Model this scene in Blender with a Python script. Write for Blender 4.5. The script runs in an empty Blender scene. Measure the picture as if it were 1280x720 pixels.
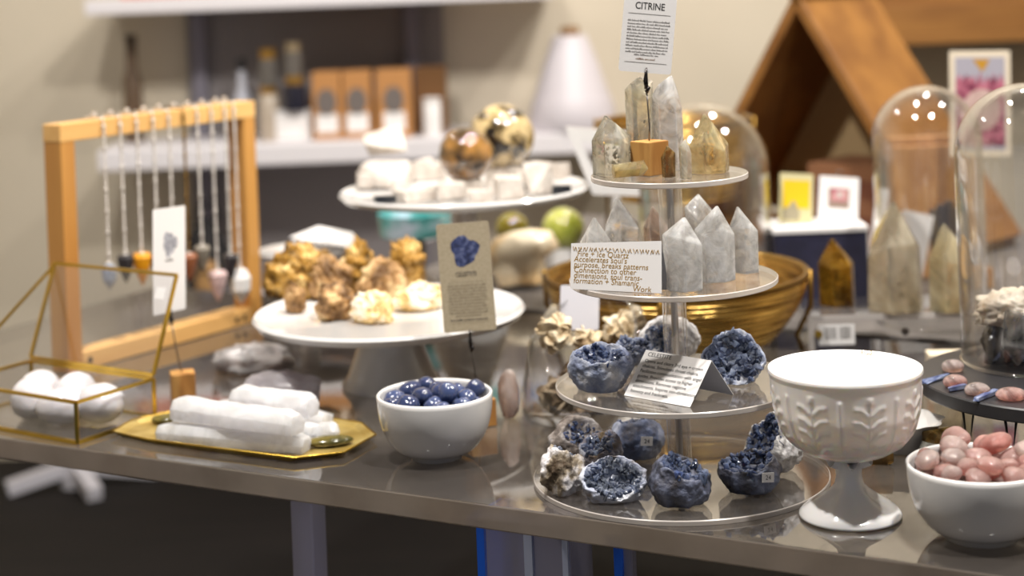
import bpy, bmesh, math, random
from mathutils import Vector, Matrix, noise, Euler

scene = bpy.context.scene
COL = scene.collection
R = math.radians

# ------------------------------------------------------------------ camera
F, CZ, ROLL, HOR = 2100.0, 1.20, R(2.2), 397.0
TZ = 0.69                       # table top height
cr, sr = math.cos(ROLL), math.sin(ROLL)

cam_d = bpy.data.cameras.new('camera')
cam = bpy.data.objects.new('camera', cam_d)
COL.objects.link(cam)
cam.location = (0, 0, CZ)
cam.rotation_euler = (Matrix.Rotation(R(90), 3, 'X') @ Matrix.Rotation(-ROLL, 3, 'Z')).to_euler()
cam_d.sensor_width = 36
cam_d.lens = F / 1280 * 36
cam_d.shift_x = HOR * sr / 1280
cam_d.shift_y = -HOR * cr / 1280
cam_d.clip_start = 0.05
cam_d.dof.use_dof = True
cam_d.dof.focus_distance = 1.60
cam_d.dof.aperture_fstop = (cam_d.lens / 1000) / 0.019
scene.camera = cam


def ray(x, y):
    u, v = x - 640, 360 - y
    return (u * cr + v * sr) / F, (-u * sr + v * cr - HOR) / F


def at(x, y, d):
    a, b = ray(x, y)
    return Vector((d * a, d, CZ + d * b))


def on(x, y, z=TZ):
    a, b = ray(x, y)
    d = (z - CZ) / b
    return Vector((d * a, d, z))


# ------------------------------------------------------------------ materials
MATS = {}


def new_mat(name):
    m = bpy.data.materials.new(name)
    m.use_nodes = True
    nt = m.node_tree
    nt.nodes.clear()
    return m, nt


def tex_coord(nt, scale=1.0):
    tc = nt.nodes.new('ShaderNodeTexCoord')
    return tc.outputs['Object']


def srgb(c):
    return tuple((x / 12.92 if x <= .04045 else ((x + .055) / 1.055) ** 2.4) for x in [v / 255 for v in c])


def pm(name, col, rough=.5, metal=0, trans=0, ior=1.5, col2=None, scale=20, bump=0, bscale=None, sss=0,
       stops=(.4, .6), detail=5, coat=0, spec=.5, wave=None, stretch=(1, 1, 1), emit=0, dist=.002):
    """Principled material in sRGB colours; optional noise between two colours and noise bump"""
    if name in MATS:
        return MATS[name]
    m, nt = new_mat(name)
    b = nt.nodes.new('ShaderNodeBsdfPrincipled')
    o = nt.nodes.new('ShaderNodeOutputMaterial')
    nt.links.new(b.outputs[0], o.inputs[0])
    I = b.inputs
    I['Base Color'].default_value = (*srgb(col), 1)
    I['Roughness'].default_value = rough
    I['Metallic'].default_value = metal
    I['Transmission Weight'].default_value = trans
    I['IOR'].default_value = ior
    I['Coat Weight'].default_value = coat
    I['Coat Roughness'].default_value = .05
    I['Specular IOR Level'].default_value = spec
    if sss:
        I['Subsurface Weight'].default_value = sss
        I['Subsurface Radius'].default_value = (.01, .008, .006)
        I['Subsurface Scale'].default_value = .6
    if emit:
        I['Emission Color'].default_value = (*srgb(col), 1)
        I['Emission Strength'].default_value = emit
    mp = nt.nodes.new('ShaderNodeMapping')
    mp.inputs['Scale'].default_value = stretch
    nt.links.new(tex_coord(nt), mp.inputs['Vector'])
    if col2 is not None:
        if wave:
            n = nt.nodes.new('ShaderNodeTexWave')
            n.wave_type = 'BANDS'
            n.bands_direction = wave
            n.inputs['Scale'].default_value = scale
            n.inputs['Distortion'].default_value = 3
            n.inputs['Detail'].default_value = 2
        else:
            n = nt.nodes.new('ShaderNodeTexNoise')
            n.inputs['Scale'].default_value = scale
            n.inputs['Detail'].default_value = detail
        nt.links.new(mp.outputs[0], n.inputs['Vector'])
        cramp = nt.nodes.new('ShaderNodeValToRGB')
        e = cramp.color_ramp.elements
        cols = [col] + (col2 if isinstance(col2, list) else [col2])
        e[0].position, e[1].position = stops
        e[0].color = (*srgb(cols[0]), 1)
        e[1].color = (*srgb(cols[-1]), 1)
        for k, c in enumerate(cols[1:-1]):
            q = e.new(stops[0] + (stops[1] - stops[0]) * (k + 1) / (len(cols) - 1))
            q.color = (*srgb(c), 1)
        nt.links.new(n.outputs[0], cramp.inputs[0])
        nt.links.new(cramp.outputs[0], I['Base Color'])
    if bump:
        n2 = nt.nodes.new('ShaderNodeTexNoise')
        n2.inputs['Scale'].default_value = bscale or scale * 4
        n2.inputs['Detail'].default_value = 6
        nt.links.new(mp.outputs[0], n2.inputs['Vector'])
        bp = nt.nodes.new('ShaderNodeBump')
        bp.inputs['Strength'].default_value = bump
        bp.inputs['Distance'].default_value = dist
        nt.links.new(n2.outputs[0], bp.inputs['Height'])
        nt.links.new(bp.outputs[0], I['Normal'])
    MATS[name] = m
    return m


def clear(name, tint=(1, 1, 1), f0=.04, rough=.02, power=4.0, haze=0.0, hazecol=(150, 145, 140), gmax=.9):
    """thin clear sheet: see-through with a sheen that grows towards grazing angles"""
    if name in MATS:
        return MATS[name]
    m, nt = new_mat(name)
    N, L = nt.nodes, nt.links
    t = N.new('ShaderNodeBsdfTransparent')
    t.inputs[0].default_value = (*tint, 1)
    g = N.new('ShaderNodeBsdfGlossy')
    g.inputs['Roughness'].default_value = rough
    g.inputs['Color'].default_value = (1, 1, 1, 1)
    lw = N.new('ShaderNodeLayerWeight')
    lw.inputs['Blend'].default_value = .5
    p = N.new('ShaderNodeMath'); p.operation = 'POWER'; p.inputs[1].default_value = power
    L.new(lw.outputs['Facing'], p.inputs[0])
    ma = N.new('ShaderNodeMath'); ma.operation = 'MULTIPLY_ADD'
    ma.inputs[1].default_value = gmax - f0; ma.inputs[2].default_value = f0
    L.new(p.outputs[0], ma.inputs[0])
    mx = N.new('ShaderNodeMixShader')
    L.new(ma.outputs[0], mx.inputs[0]); L.new(g.outputs[0], mx.inputs[2])
    if haze:
        d = N.new('ShaderNodeBsdfDiffuse'); d.inputs[0].default_value = (*srgb(hazecol), 1)
        mh = N.new('ShaderNodeMixShader'); mh.inputs[0].default_value = haze
        L.new(t.outputs[0], mh.inputs[1]); L.new(d.outputs[0], mh.inputs[2])
        L.new(mh.outputs[0], mx.inputs[1])
    else:
        L.new(t.outputs[0], mx.inputs[1])
    o = N.new('ShaderNodeOutputMaterial')
    L.new(mx.outputs[0], o.inputs[0])
    MATS[name] = m
    return m


def quartz(name, col, col2, scale=40, trans=.6, rough=.06, bump=.4, bscale=90, stops=(.35, .65)):
    """cloudy crystal: clear refracting body with milky veils inside"""
    if name in MATS:
        return MATS[name]
    m, nt = new_mat(name)
    N, L = nt.nodes, nt.links
    tc = tex_coord(nt)
    n = N.new('ShaderNodeTexNoise'); n.inputs['Scale'].default_value = scale; n.inputs['Detail'].default_value = 6
    L.new(tc, n.inputs['Vector'])
    cramp = N.new('ShaderNodeValToRGB')
    e = cramp.color_ramp.elements
    e[0].position, e[1].position = stops
    e[0].color = (*srgb(col), 1); e[1].color = (*srgb(col2), 1)
    L.new(n.outputs[0], cramp.inputs[0])
    n2 = N.new('ShaderNodeTexNoise'); n2.inputs['Scale'].default_value = bscale; n2.inputs['Detail'].default_value = 6
    L.new(tc, n2.inputs['Vector'])
    bp = N.new('ShaderNodeBump'); bp.inputs['Strength'].default_value = bump; bp.inputs['Distance'].default_value = .002
    L.new(n2.outputs[0], bp.inputs['Height'])
    g = N.new('ShaderNodeBsdfPrincipled')
    g.inputs['Transmission Weight'].default_value = 1
    g.inputs['Roughness'].default_value = rough
    g.inputs['IOR'].default_value = 1.45
    L.new(cramp.outputs[0], g.inputs['Base Color']); L.new(bp.outputs[0], g.inputs['Normal'])
    d = N.new('ShaderNodeBsdfPrincipled'); d.inputs['Roughness'].default_value = max(.12, rough)
    d.inputs['Subsurface Weight'].default_value = .85
    d.inputs['Subsurface Radius'].default_value = (1, .95, .9)
    d.inputs['Subsurface Scale'].default_value = .018
    L.new(cramp.outputs[0], d.inputs['Base Color']); L.new(bp.outputs[0], d.inputs['Normal'])
    t = N.new('ShaderNodeBsdfTranslucent')
    L.new(cramp.outputs[0], t.inputs[0])
    dt = N.new('ShaderNodeMixShader'); dt.inputs[0].default_value = .35
    L.new(d.outputs[0], dt.inputs[1]); L.new(t.outputs[0], dt.inputs[2])
    n3 = N.new('ShaderNodeTexNoise'); n3.inputs['Scale'].default_value = scale * .9; n3.inputs['Detail'].default_value = 8
    n3.inputs['Distortion'].default_value = 1.2
    L.new(tc, n3.inputs['Vector'])
    mr = N.new('ShaderNodeMapRange')
    mr.inputs['From Min'].default_value = .35; mr.inputs['From Max'].default_value = .65
    mr.inputs['To Min'].default_value = max(0, 1 - trans - .3); mr.inputs['To Max'].default_value = min(1, 1 - trans + .3)
    L.new(n3.outputs[0], mr.inputs[0])
    mx = N.new('ShaderNodeMixShader')
    L.new(mr.outputs[0], mx.inputs[0]); L.new(g.outputs[0], mx.inputs[1]); L.new(dt.outputs[0], mx.inputs[2])
    o = N.new('ShaderNodeOutputMaterial'); L.new(mx.outputs[0], o.inputs[0])
    MATS[name] = m
    return m


# ------------------------------------------------------------------ objects
def obj(name, bm, mats, parent=None, smooth=False, loc=None, rz=0, flat_angle=None):
    me = bpy.data.meshes.new(name)
    bmesh.ops.recalc_face_normals(bm, faces=bm.faces[:])
    if smooth:
        for f in bm.faces:
            f.smooth = True
        if flat_angle:
            for e in bm.edges:
                if len(e.link_faces) == 2 and e.calc_face_angle(0) > R(flat_angle):
                    e.smooth = False
    bm.to_mesh(me)
    bm.free()
    for m in (mats if isinstance(mats, (list, tuple)) else [mats]):
        me.materials.append(m)
    o = bpy.data.objects.new(name, me)
    COL.objects.link(o)
    if parent is not None:
        o.parent = parent
    if loc is not None:
        o.location = loc
    o.rotation_euler.z = rz
    return o


def tag(o, label, cat, group=None):
    o['label'] = label
    o['category'] = cat
    if group:
        o['group'] = group
    return o


def thing(name, label, cat, loc, rz=0, group=None):
    o = bpy.data.objects.new(name, None)
    COL.objects.link(o)
    o.location = loc
    o.rotation_euler.z = rz
    o.empty_display_size = .02
    return tag(o, label, cat, group)


def struct(name, bm, m):
    o = obj(name, bm, m)
    o['kind'] = 'structure'
    return o


# ------------------------------------------------------------------ shapes
def NB():
    return bmesh.new()


def box(bm, c, s, rot=None, bevel=0, mat=0):
    r = bmesh.ops.create_cube(bm, size=1)
    vs = r['verts']
    M = Matrix.Translation(c) @ ((rot.to_4x4() if rot is not None else Matrix()) @ Matrix.Diagonal((*s, 1)))
    bmesh.ops.transform(bm, matrix=M, verts=vs)
    fs = {f for v in vs for f in v.link_faces}
    for f in fs:
        f.material_index = mat
    if bevel:
        es = list({e for v in vs for e in v.link_edges})
        bmesh.ops.bevel(bm, geom=es, offset=bevel, segments=2, affect='EDGES', profile=.6, clamp_overlap=True)
    return bm


def bx(c, s, bevel=0, rot=None):
    return box(NB(), c, s, rot, bevel)


def lathe(prof, seg=64, bm=None, cap=True, c=(0, 0, 0)):
    bm = bm or NB()
    rings = []
    for r, z in prof:
        if r < 1e-6:
            rings.append([bm.verts.new((c[0], c[1], z + c[2]))])
        else:
            rings.append([bm.verts.new((c[0] + r * math.cos(2 * math.pi * i / seg), c[1] + r * math.sin(2 * math.pi * i / seg), z + c[2])) for i in range(seg)])
    for a, b in zip(rings, rings[1:]):
        for i in range(seg):
            j = (i + 1) % seg
            if len(a) == 1 and len(b) == 1:
                continue
            if len(a) == 1:
                bm.faces.new((a[0], b[i], b[j]))
            elif len(b) == 1:
                bm.faces.new((a[i], a[j], b[0]))
            else:
                bm.faces.new((a[i], a[j], b[j], b[i]))
    return bm


def tube(pts, r, seg=8, bm=None, closed=False):
    bm = bm or NB()
    pts = [Vector(p) for p in pts]
    n = len(pts)
    rings = []
    up = Vector((.31, .17, .93))
    for i, p in enumerate(pts):
        t = (pts[(i + 1) % n] - pts[i - 1]) if closed else (pts[min(i + 1, n - 1)] - pts[max(i - 1, 0)])
        t.normalize()
        a = t.cross(up)
        if a.length < 1e-3:
            a = t.cross(Vector((1, 0, 0)))
        a.normalize()
        b = t.cross(a)
        rr = r[i] if isinstance(r, (list, tuple)) else r
        rings.append([bm.verts.new(p + rr * (a * math.cos(2 * math.pi * k / seg) + b * math.sin(2 * math.pi * k / seg))) for k in range(seg)])
    for i in range(n if closed else n - 1):
        A, B = rings[i], rings[(i + 1) % n]
        for k in range(seg):
            j = (k + 1) % seg
            bm.faces.new((A[k], A[j], B[j], B[k]))
    if not closed:
        bm.faces.new(rings[0][::-1])
        bm.faces.new(rings[-1])
    return bm


def bar(p, q, w, h=None, bm=None):
    """square bar from p to q"""
    bm = bm or NB()
    p, q = Vector(p), Vector(q)
    t = q - p
    L = t.length
    rot = t.to_track_quat('Z', 'Y').to_matrix()
    return box(bm, (p + q) / 2, (w, h or w, L), rot)


def crystal(h, r, tip=.3, sides=6, seed=0, jit=.18, sx=1.0, lean=0., base=.92, bm=None, tipoff=.35):
    """faceted point with a prism body and an off-centre termination, base at z=0"""
    rnd = random.Random(seed)
    bm = bm or NB()
    ang = [2 * math.pi * (i + rnd.uniform(-.5, .5) * jit) / sides + rnd.uniform(0, .3) * 0 for i in range(sides)]
    a0 = rnd.uniform(0, 6)
    rad = [r * rnd.uniform(1 - jit, 1 + jit * .3) for _ in range(sides)]
    lo, hi = [], []
    for a, q in zip(ang, rad):
        x, y = q * math.cos(a + a0) * sx, q * math.sin(a + a0)
        lo.append(bm.verts.new((x * base, y * base, 0)))
        hi.append(bm.verts.new((x + lean * h * (1 - tip), y, h * (1 - tip) * rnd.uniform(.74, 1.12))))
    top = bm.verts.new((rnd.uniform(-1, 1) * r * tipoff + lean * h, rnd.uniform(-1, 1) * r * tipoff, h))
    bm.faces.new(lo[::-1])
    for i in range(sides):
        j = (i + 1) % sides
        bm.faces.new((lo[i], lo[j], hi[j], hi[i]))
        bm.faces.new((hi[i], hi[j], top))
    bmesh.ops.bevel(bm, geom=bm.edges[:], offset=r * .035, segments=1, affect='EDGES', clamp_overlap=True)
    return bm


def nz(v, s):
    return noise.noise(v + Vector((s * 7.31, s * 3.17, -s * 5.53)))


def rock(size, seed, rough=.25, freq=1.8, sub=4, flat=.6, ridge=0.0, bm=None, cells=0.0, stripe=0.0):
    bm = bm or NB()
    r = bmesh.ops.create_icosphere(bm, subdivisions=sub, radius=1)
    vs = r['verts']
    for v in vs:
        n = v.co.normalized()
        k = 1 + rough * nz(n * freq, seed) + rough * .45 * nz(n * freq * 2.9, seed + 3) + rough * .22 * nz(n * freq * 7, seed + 5)
        if ridge:
            k += ridge * abs(nz(n * freq * 1.6, seed + 9))
        if stripe:
            ax = Vector((math.sin(seed), math.cos(seed * 1.7), .3)).normalized()
            k += stripe * abs(math.sin(9 * n.dot(ax) + 2.2 * nz(n * 1.3, seed + 11)))
        if cells:
            d = noise.voronoi(n * freq * 1.7 + Vector((seed, seed * 2.1, 0)))[0]
            k -= cells * (d[1] - d[0] < .12) * .5 - cells * (.5 - d[0])
        v.co = n * k
    for v in vs:
        if v.co.z < -flat:
            v.co.z = -flat + (v.co.z + flat) * .08
    z0 = min(v.co.z for v in vs)
    for v in vs:
        v.co = Vector((v.co.x * size[0], v.co.y * size[1], (v.co.z - z0) * size[2]))
    return bm


def chunk(size, seed, n=16, bevel=.06, bm=None, c=(0, 0, 0), rot=None, drop=True):
    """blocky broken piece: hull of random points in a box; size = half extents, base at z=0"""
    rnd = random.Random(seed)
    b2 = NB()
    for i in range(n):
        p = Vector([rnd.choice((-1, 1)) * rnd.uniform(.55, 1) for _ in range(3)])
        b2.verts.new((p.x * size[0], p.y * size[1], p.z * size[2]))
    r = bmesh.ops.convex_hull(b2, input=b2.verts[:])
    bmesh.ops.delete(b2, geom=[e for e in r['geom_interior'] if isinstance(e, bmesh.types.BMVert)], context='VERTS')
    loose = [v for v in b2.verts if not v.link_faces]
    if loose:
        bmesh.ops.delete(b2, geom=loose, context='VERTS')
    bmesh.ops.bevel(b2, geom=b2.edges[:], offset=min(size) * bevel, segments=2, affect='EDGES', clamp_overlap=True)
    if rot is not None:
        bmesh.ops.transform(b2, matrix=rot.to_4x4(), verts=b2.verts)
    if drop:
        z0 = min(v.co.z for v in b2.verts)
        bmesh.ops.translate(b2, vec=(0, 0, -z0), verts=b2.verts)
    if bm is None:
        return b2
    bmesh.ops.translate(b2, vec=c, verts=b2.verts)
    me = bpy.data.meshes.new('tmp')
    b2.to_mesh(me); b2.free()
    bm.from_mesh(me)
    bpy.data.meshes.remove(me)
    return bm


def pebble(r, seed, k=(1.25, 1, .8)):
    bm = NB()
    bmesh.ops.create_icosphere(bm, subdivisions=3, radius=1)
    for v in bm.verts:
        n = v.co.normalized()
        q = 1 + .16 * nz(n * 1.1, seed) + .05 * nz(n * 2.3, seed + 4)
        v.co = Vector((n.x * k[0], n.y * k[1], n.z * k[2])) * r * q
    return bm


def rnd_rot(rnd, tilt=.6):
    return Euler((rnd.uniform(-tilt, tilt), rnd.uniform(-tilt, tilt), rnd.uniform(0, 6.28)))


def drop_pile(n, prof, rng, seed, tries=260, rmax=.05, fit=1.0):
    """drop n balls into a bowl whose inner profile is prof [(r,z)]; returns centres and radii"""
    rnd = random.Random(seed)
    dense = []
    for (r0, z0), (r1, z1) in zip(prof, prof[1:]):
        for k in range(12):
            t = k / 12
            dense.append((r0 + (r1 - r0) * t, z0 + (z1 - z0) * t))
    out = []
    for i in range(n):
        r = rnd.uniform(*rng)
        best = None
        for _ in range(tries):
            a, p = rnd.uniform(0, 6.283), rmax * math.sqrt(rnd.random())
            x, y = p * math.cos(a), p * math.sin(a)
            z = 0
            for (pr, pz) in dense:
                dd = r * r - (p - pr) ** 2
                if dd > 0:
                    z = max(z, pz + math.sqrt(dd))
            for (qx, qy, qz, qr) in out:
                s = (r + qr) * fit
                dd = s * s - (x - qx) ** 2 - (y - qy) ** 2
                if dd > 0:
                    z = max(z, qz + math.sqrt(dd))
            if best is None or z < best[2]:
                best = (x, y, z, r)
        out.append(best)
    return out


def text_bm(lines, size, spacing=1.25, shear=0., bold=0., align='LEFT'):
    """returns a bmesh of the text in its XY plane, first baseline at y=0"""
    cu = bpy.data.curves.new('t', 'FONT')
    cu.body = '\n'.join(lines)
    cu.size = size
    cu.space_line = spacing
    cu.shear = shear
    cu.offset = bold
    cu.align_x = align
    cu.resolution_u = 3
    o = bpy.data.objects.new('t', cu)
    COL.objects.link(o)
    bpy.context.view_layer.update()
    me = bpy.data.meshes.new_from_object(o.evaluated_get(bpy.context.evaluated_depsgraph_get()))
    bm = NB()
    bm.from_mesh(me)
    bpy.data.objects.remove(o)
    bpy.data.curves.remove(cu)
    bpy.data.meshes.remove(me)
    return bm


def place(bm, o, ex, ey):
    """put XY-plane geometry at origin o with axes ex, ey"""
    ex, ey = Vector(ex).normalized(), Vector(ey).normalized()
    ez = ex.cross(ey)
    M = Matrix((ex, ey, ez)).transposed().to_4x4()
    M.translation = Vector(o)
    bmesh.ops.transform(bm, matrix=M, verts=bm.verts)
    return bm


def scribble(bm, x0, x1, y, h, rnd):
    """a line of print too small to read: word-length runs of little strokes"""
    x = x0
    while x < x1 - h:
        w = h * rnd.uniform(1.2, 4.2)
        w = min(w, x1 - x)
        t = x
        while t < x + w:
            s = h * rnd.uniform(.18, .34)
            hh = h * rnd.choice((.6, .6, .62, 1.0))
            vs = [bm.verts.new((t + a * s, y + b * hh, 0)) for a, b in ((0, 0), (1, 0), (1, 1), (0, 1))]
            bm.faces.new(vs)
            t += s + h * .14
        x += w + h * .45
    return bm


def rect(bm, x0, y0, x1, y1):
    bm.faces.new([bm.verts.new((a, b, 0)) for a, b in ((x0, y0), (x1, y0), (x1, y1), (x0, y1))])
    return bm


# ------------------------------------------------------------------ materials in use
WHITE_CHINA = pm('glazed white china', (224, 222, 221), .12, coat=.4)
MILK = pm('white milk glass', (238, 236, 236), .16, coat=.3, sss=.3)
PAPER = pm('white paper', (236, 233, 232), .7)
KRAFTCARD = pm('tan card', (186, 172, 146), .8, col2=(176, 161, 134), scale=300)
INK = pm('black ink', (30, 28, 30), .7)
GREYINK = pm('grey ink', (86, 80, 76), .7)
TANINK = pm('brown ink', (104, 92, 74), .7)
GOLDINK = pm('gold pen ink', (160, 120, 14), .6)
STEEL = pm('dark steel', (110, 106, 104), .3, 1)
WOOD = pm('honey wood', (206, 150, 78), .45, col2=(166, 104, 40), scale=14, stretch=(1, 1, .12), stops=(.35, .7), coat=.15)
WOODX = pm('honey wood along', (238, 192, 122), .45, col2=(212, 156, 88), scale=14, stretch=(.12, 1, 1), stops=(.35, .7), coat=.15)
BLOCKW = pm('block wood', (198, 148, 82), .55, col2=(170, 116, 56), scale=60, stretch=(1, 1, .2))
BRASS = pm('brushed brass', (236, 196, 112), .24, .9, col2=(140, 102, 44), scale=9, stretch=(1, 1, 16), stops=(.38, .66), bump=.7, bscale=14)
DARKBRASS = pm('bronze wire', (140, 108, 54), .35, 1)
GOLD = pm('gold edging', (206, 170, 72), .3, 1)
TRAYGOLD = pm('gold tray', (222, 196, 124), .32, .65, col2=(190, 160, 86), scale=25, bump=.15, bscale=40)
GLASS = clear('clear glass', (.97, .97, .97), f0=.055, power=2.5)
BOXGLASS = clear('box glass', (.97, .97, .98), f0=.05, power=3.5, haze=.04)
DISC = clear('clear acrylic disc', (.95, .95, .95), f0=.045, power=4.2, haze=.05, hazecol=(190, 182, 176))
DISCEDGE = pm('acrylic edge', (214, 206, 200), .25, trans=.35)
TABLETOP = clear('acrylic tabletop', (.70, .68, .66), f0=.055, rough=.04, power=3.6, haze=.16, hazecol=(132, 124, 118))
TABLEEDGE = pm('acrylic table edge', (160, 148, 138), .3, trans=.35, col2=(140, 128, 118), scale=9)
LEGACR = clear('leg acrylic', (.80, .82, .95), f0=.10, power=2.2, rough=.05, haze=.45, hazecol=(206, 204, 226))
LEGBLUE = pm('blue film', (30, 110, 250), .4)
BLACK = pm('black board', (38, 37, 40), .4)
SELENITE = quartz('selenite', (255, 254, 255), (246, 245, 250), 30, .10, .25, .3, 50)
PALM = pm('white palm stone', (236, 232, 234), .15, 0, .15, 1.5, (220, 216, 220), 22, sss=.4)
CLEARQ = quartz('clear quartz', (255, 253, 251), (248, 243, 240), 50, .60, .05, .3)
ICEQ = quartz('ice quartz', (255, 254, 252), (252, 249, 247), 55, .46, .05, .55, 150)
CITRINE = quartz('citrine', (253, 236, 196), (246, 212, 146), 30, .62, .05, .3, 60)
PALECIT = quartz('pale citrine', (255, 250, 238), (250, 236, 206), 30, .64, .05, .25, 60)
SMOKY = quartz('smoky quartz', (182, 150, 88), (110, 82, 40), 24, .65, .08, .3, 40)
DARKCIT = quartz('dark citrine', (206, 156, 54), (112, 80, 24), 22, .6, .06, .15, 40)
GREYQ = quartz('grey quartz', (240, 234, 234), (212, 202, 198), 26, .25, .2, .3)
ROSE = quartz('rose quartz', (250, 208, 202), (242, 184, 176), 40, .6, .05, .08, 60)
ROSE2 = quartz('deep rose quartz', (244, 190, 182), (234, 168, 160), 40, .6, .05, .08, 60)
ROSE3 = quartz('pale rose quartz', (252, 228, 222), (246, 208, 202), 40, .6, .05, .08, 60)
NAVYSTONE = pm('blue aventurine', (30, 38, 66), .12, 0, 0, 1.5, [(50, 62, 100), (104, 116, 148)], 34, stops=(.4, .75), coat=.5)
NAVYSTONE2 = pm('mid blue aventurine', (42, 52, 86), .12, 0, 0, 1.5, [(66, 80, 120), (126, 136, 164)], 34, stops=(.4, .75), coat=.5)
HOWLITE = pm('white howlite', (212, 204, 195), .55, col2=(168, 154, 142), scale=60, bump=.7, bscale=90, stops=(.42, .8))
TOURMALINE = pm('black tourmaline', (26, 28, 34), .3)
PYRITE = pm('golden ridged stone', (84, 58, 16), .38, .2, 0, 1.5, [(186, 138, 54), (238, 204, 136)], 42, 1, 120, stops=(.36, .66), dist=.005)
PYRITE2 = pm('brown gold stone', (98, 66, 28), .45, .1, 0, 1.5, [(180, 138, 88), (242, 216, 164)], 36, 1, 120, stops=(.36, .66), dist=.005)
CREAMSTONE = pm('cream stone', (240, 224, 196), .4, col2=[(226, 192, 142), (196, 140, 66)], scale=18, stops=(.42, .78), coat=.3)


# ================================================================== the setting
BEIGE = pm('wall paint', (206, 195, 176), .85, col2=(200, 189, 170), scale=2.0)
FLOORM = pm('dark floor', (24, 20, 19), .75, spec=.2, col2=(20, 17, 16), scale=3, stretch=(1, 6, 1))
struct('floor', bx((0, 1.2, -.05), (5.4, 6.4, .1)), FLOORM)
struct('wall_back', bx((0, 4.35, 1.5), (5.4, .1, 3.0)), BEIGE)
struct('wall_left', bx((-2.65, 1.2, 1.5), (.1, 6.2, 3.0)), BEIGE)
struct('wall_right', bx((2.65, 1.2, 1.5), (.1, 6.2, 3.0)), BEIGE)
struct('ceiling', bx((0, 1.2, 3.05), (5.4, 6.4, .1)), pm('ceiling paint', (222, 216, 206), .9))

# ================================================================== the clear table
F0 = Vector((-.59, 1.915, 0))
ES = Vector((.875, -.483, 0)).normalized()
EW = Vector((-ES.y, ES.x, 0))
TRZ = math.atan2(ES.y, ES.x)
WT = .80


def tsw(s, w, z=TZ):
    p = F0 + ES * s + EW * w
    return Vector((p.x, p.y, z))


def sw_of(p):
    q = Vector((p[0], p[1], 0)) - F0
    return q.dot(ES), q.dot(EW)


S0, S1 = -.45, 1.35
table = thing('display_table', 'long clear acrylic display table carrying the crystals', 'table', tsw(0, 0, 0), TRZ)
bm = box(NB(), ((S0 + S1) / 2, WT / 2, TZ - .012), (S1 - S0, WT, .024), bevel=.0015)
for f in bm.faces:
    f.material_index = 0 if abs(f.normal.z) > .9 else 1
obj('tabletop', bm, [TABLETOP, TABLEEDGE], table)
HL = TZ - .024


def leg_s(x, w):
    """s where a leg at front-edge distance w shows at pixel column x, y=680"""
    best = None
    for k in range(1600):
        s = S0 + k * .00115
        p = tsw(s, w, HL - .02)
        u, v = F * p.x / p.y, F * (p.z - CZ) / p.y + HOR
        px = 640 + u * cr - v * sr
        if best is None or abs(px - x) < best[0]:
            best = (abs(px - x), s)
    return best[1]


def leg_box(x0, x1, w, th, m):
    a, b = leg_s(x0, w), leg_s(x1, w)
    return obj('leg', bx(((a + b) / 2, w + th / 2, HL / 2), (b - a, th, HL), .002), m, table), a, b


leg_box(362, 389, .05, .026, LEGACR)
lg, a, b = leg_box(602, 712, .045, .05, LEGACR)
obj('edge_strip', bx((a - .001, .070, HL / 2), (.011, .050, HL - .004)), LEGBLUE, lg)
obj('edge_strip', bx(((a + b) / 2 + .004, .044, HL / 2), (.009, .003, HL - .004)), pm('pale edge', (196, 206, 236), .3), lg)
obj('edge_strip', bx((b - .004, .044, HL / 2), (.006, .003, HL - .004)), MATS['pale edge'], lg)
lg, a, b = leg_box(772, 790, .050, .012, LEGACR)
obj('edge_strip', bx((a + .002, .049, HL / 2), (.0085, .005, HL - .004)), LEGBLUE, lg)
for (s, w) in ((-.093, .72), (.35, .74), (1.2, .74), (S0 + .03, .06), (1.25, .06)):
    obj('leg', bx((s, w, HL / 2), (.026, .026, HL), .002), LEGACR, table)

# rear display table, stands right behind
rear = thing('display_table', 'grey laminate table close behind the clear table', 'table', tsw(0, 0, 0), TRZ)
RGREY = pm('grey laminate', (108, 102, 98), .5)
obj('tabletop', bx((.72, (WT + .03 + 1.72) / 2, TZ - .015), (1.64, 1.72 - WT - .03, .03), .003), RGREY, rear)
for (s, w) in ((.2, .92), (1.48, .9), (-.08, 1.5), (1.48, 1.66)):
    obj('leg', bx((s, w, (TZ - .03) / 2), (.04, .04, TZ - .03), .003), STEEL, rear)

# ================================================================== shelves along the back wall
WSHELF = pm('white shelf paint', (228, 224, 228), .5)
UPR = pm('grey blue upright', (124, 120, 132), .6)
SD = 3.98           # depth of the shelf fronts
SB = 4.28
sh = thing('shelf_unit', 'white three-board shelf unit against the beige back wall', 'shelf', (at(400, 200, SD).x, SD, 0))
sx0 = sh.location.x


def z_at(x, y, d):
    return at(x, y, d).z


ZS = []
for (xl, yt, yb, xr) in ((105, 5, 22, 692), (122, 193, 217, 792), (145, 398, 424, 650)):
    zt, zb = z_at(xl, yt - 4, SD), z_at(xl, yb - 2, SD)
    pl, pr = at(xl, yt, SD).x, at(xr, yt, SD).x
    ZS.append(zt)
    obj('shelf_board', bx(((pl + pr) / 2 - sx0, (SB - SD) / 2, (zt + zb) / 2), (pr - pl, SB - SD, zt - zb), .004), WSHELF, sh)
for xx in (250, 516):
    p = at(xx, 80, SB - .02)
    obj('upright', bx((p.x - sx0, SB - SD - .022, .62), (.036, .024, 1.24), .004), UPR, sh)
obj('back_panel', bx(((at(240, 200, SB).x + at(560, 200, SB).x) / 2 - sx0, SB - SD - .004, .72), (at(560, 200, SB).x - at(240, 200, SB).x, .008, 1.04)), pm('grey panel', (132, 126, 126), .8), sh)


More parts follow.
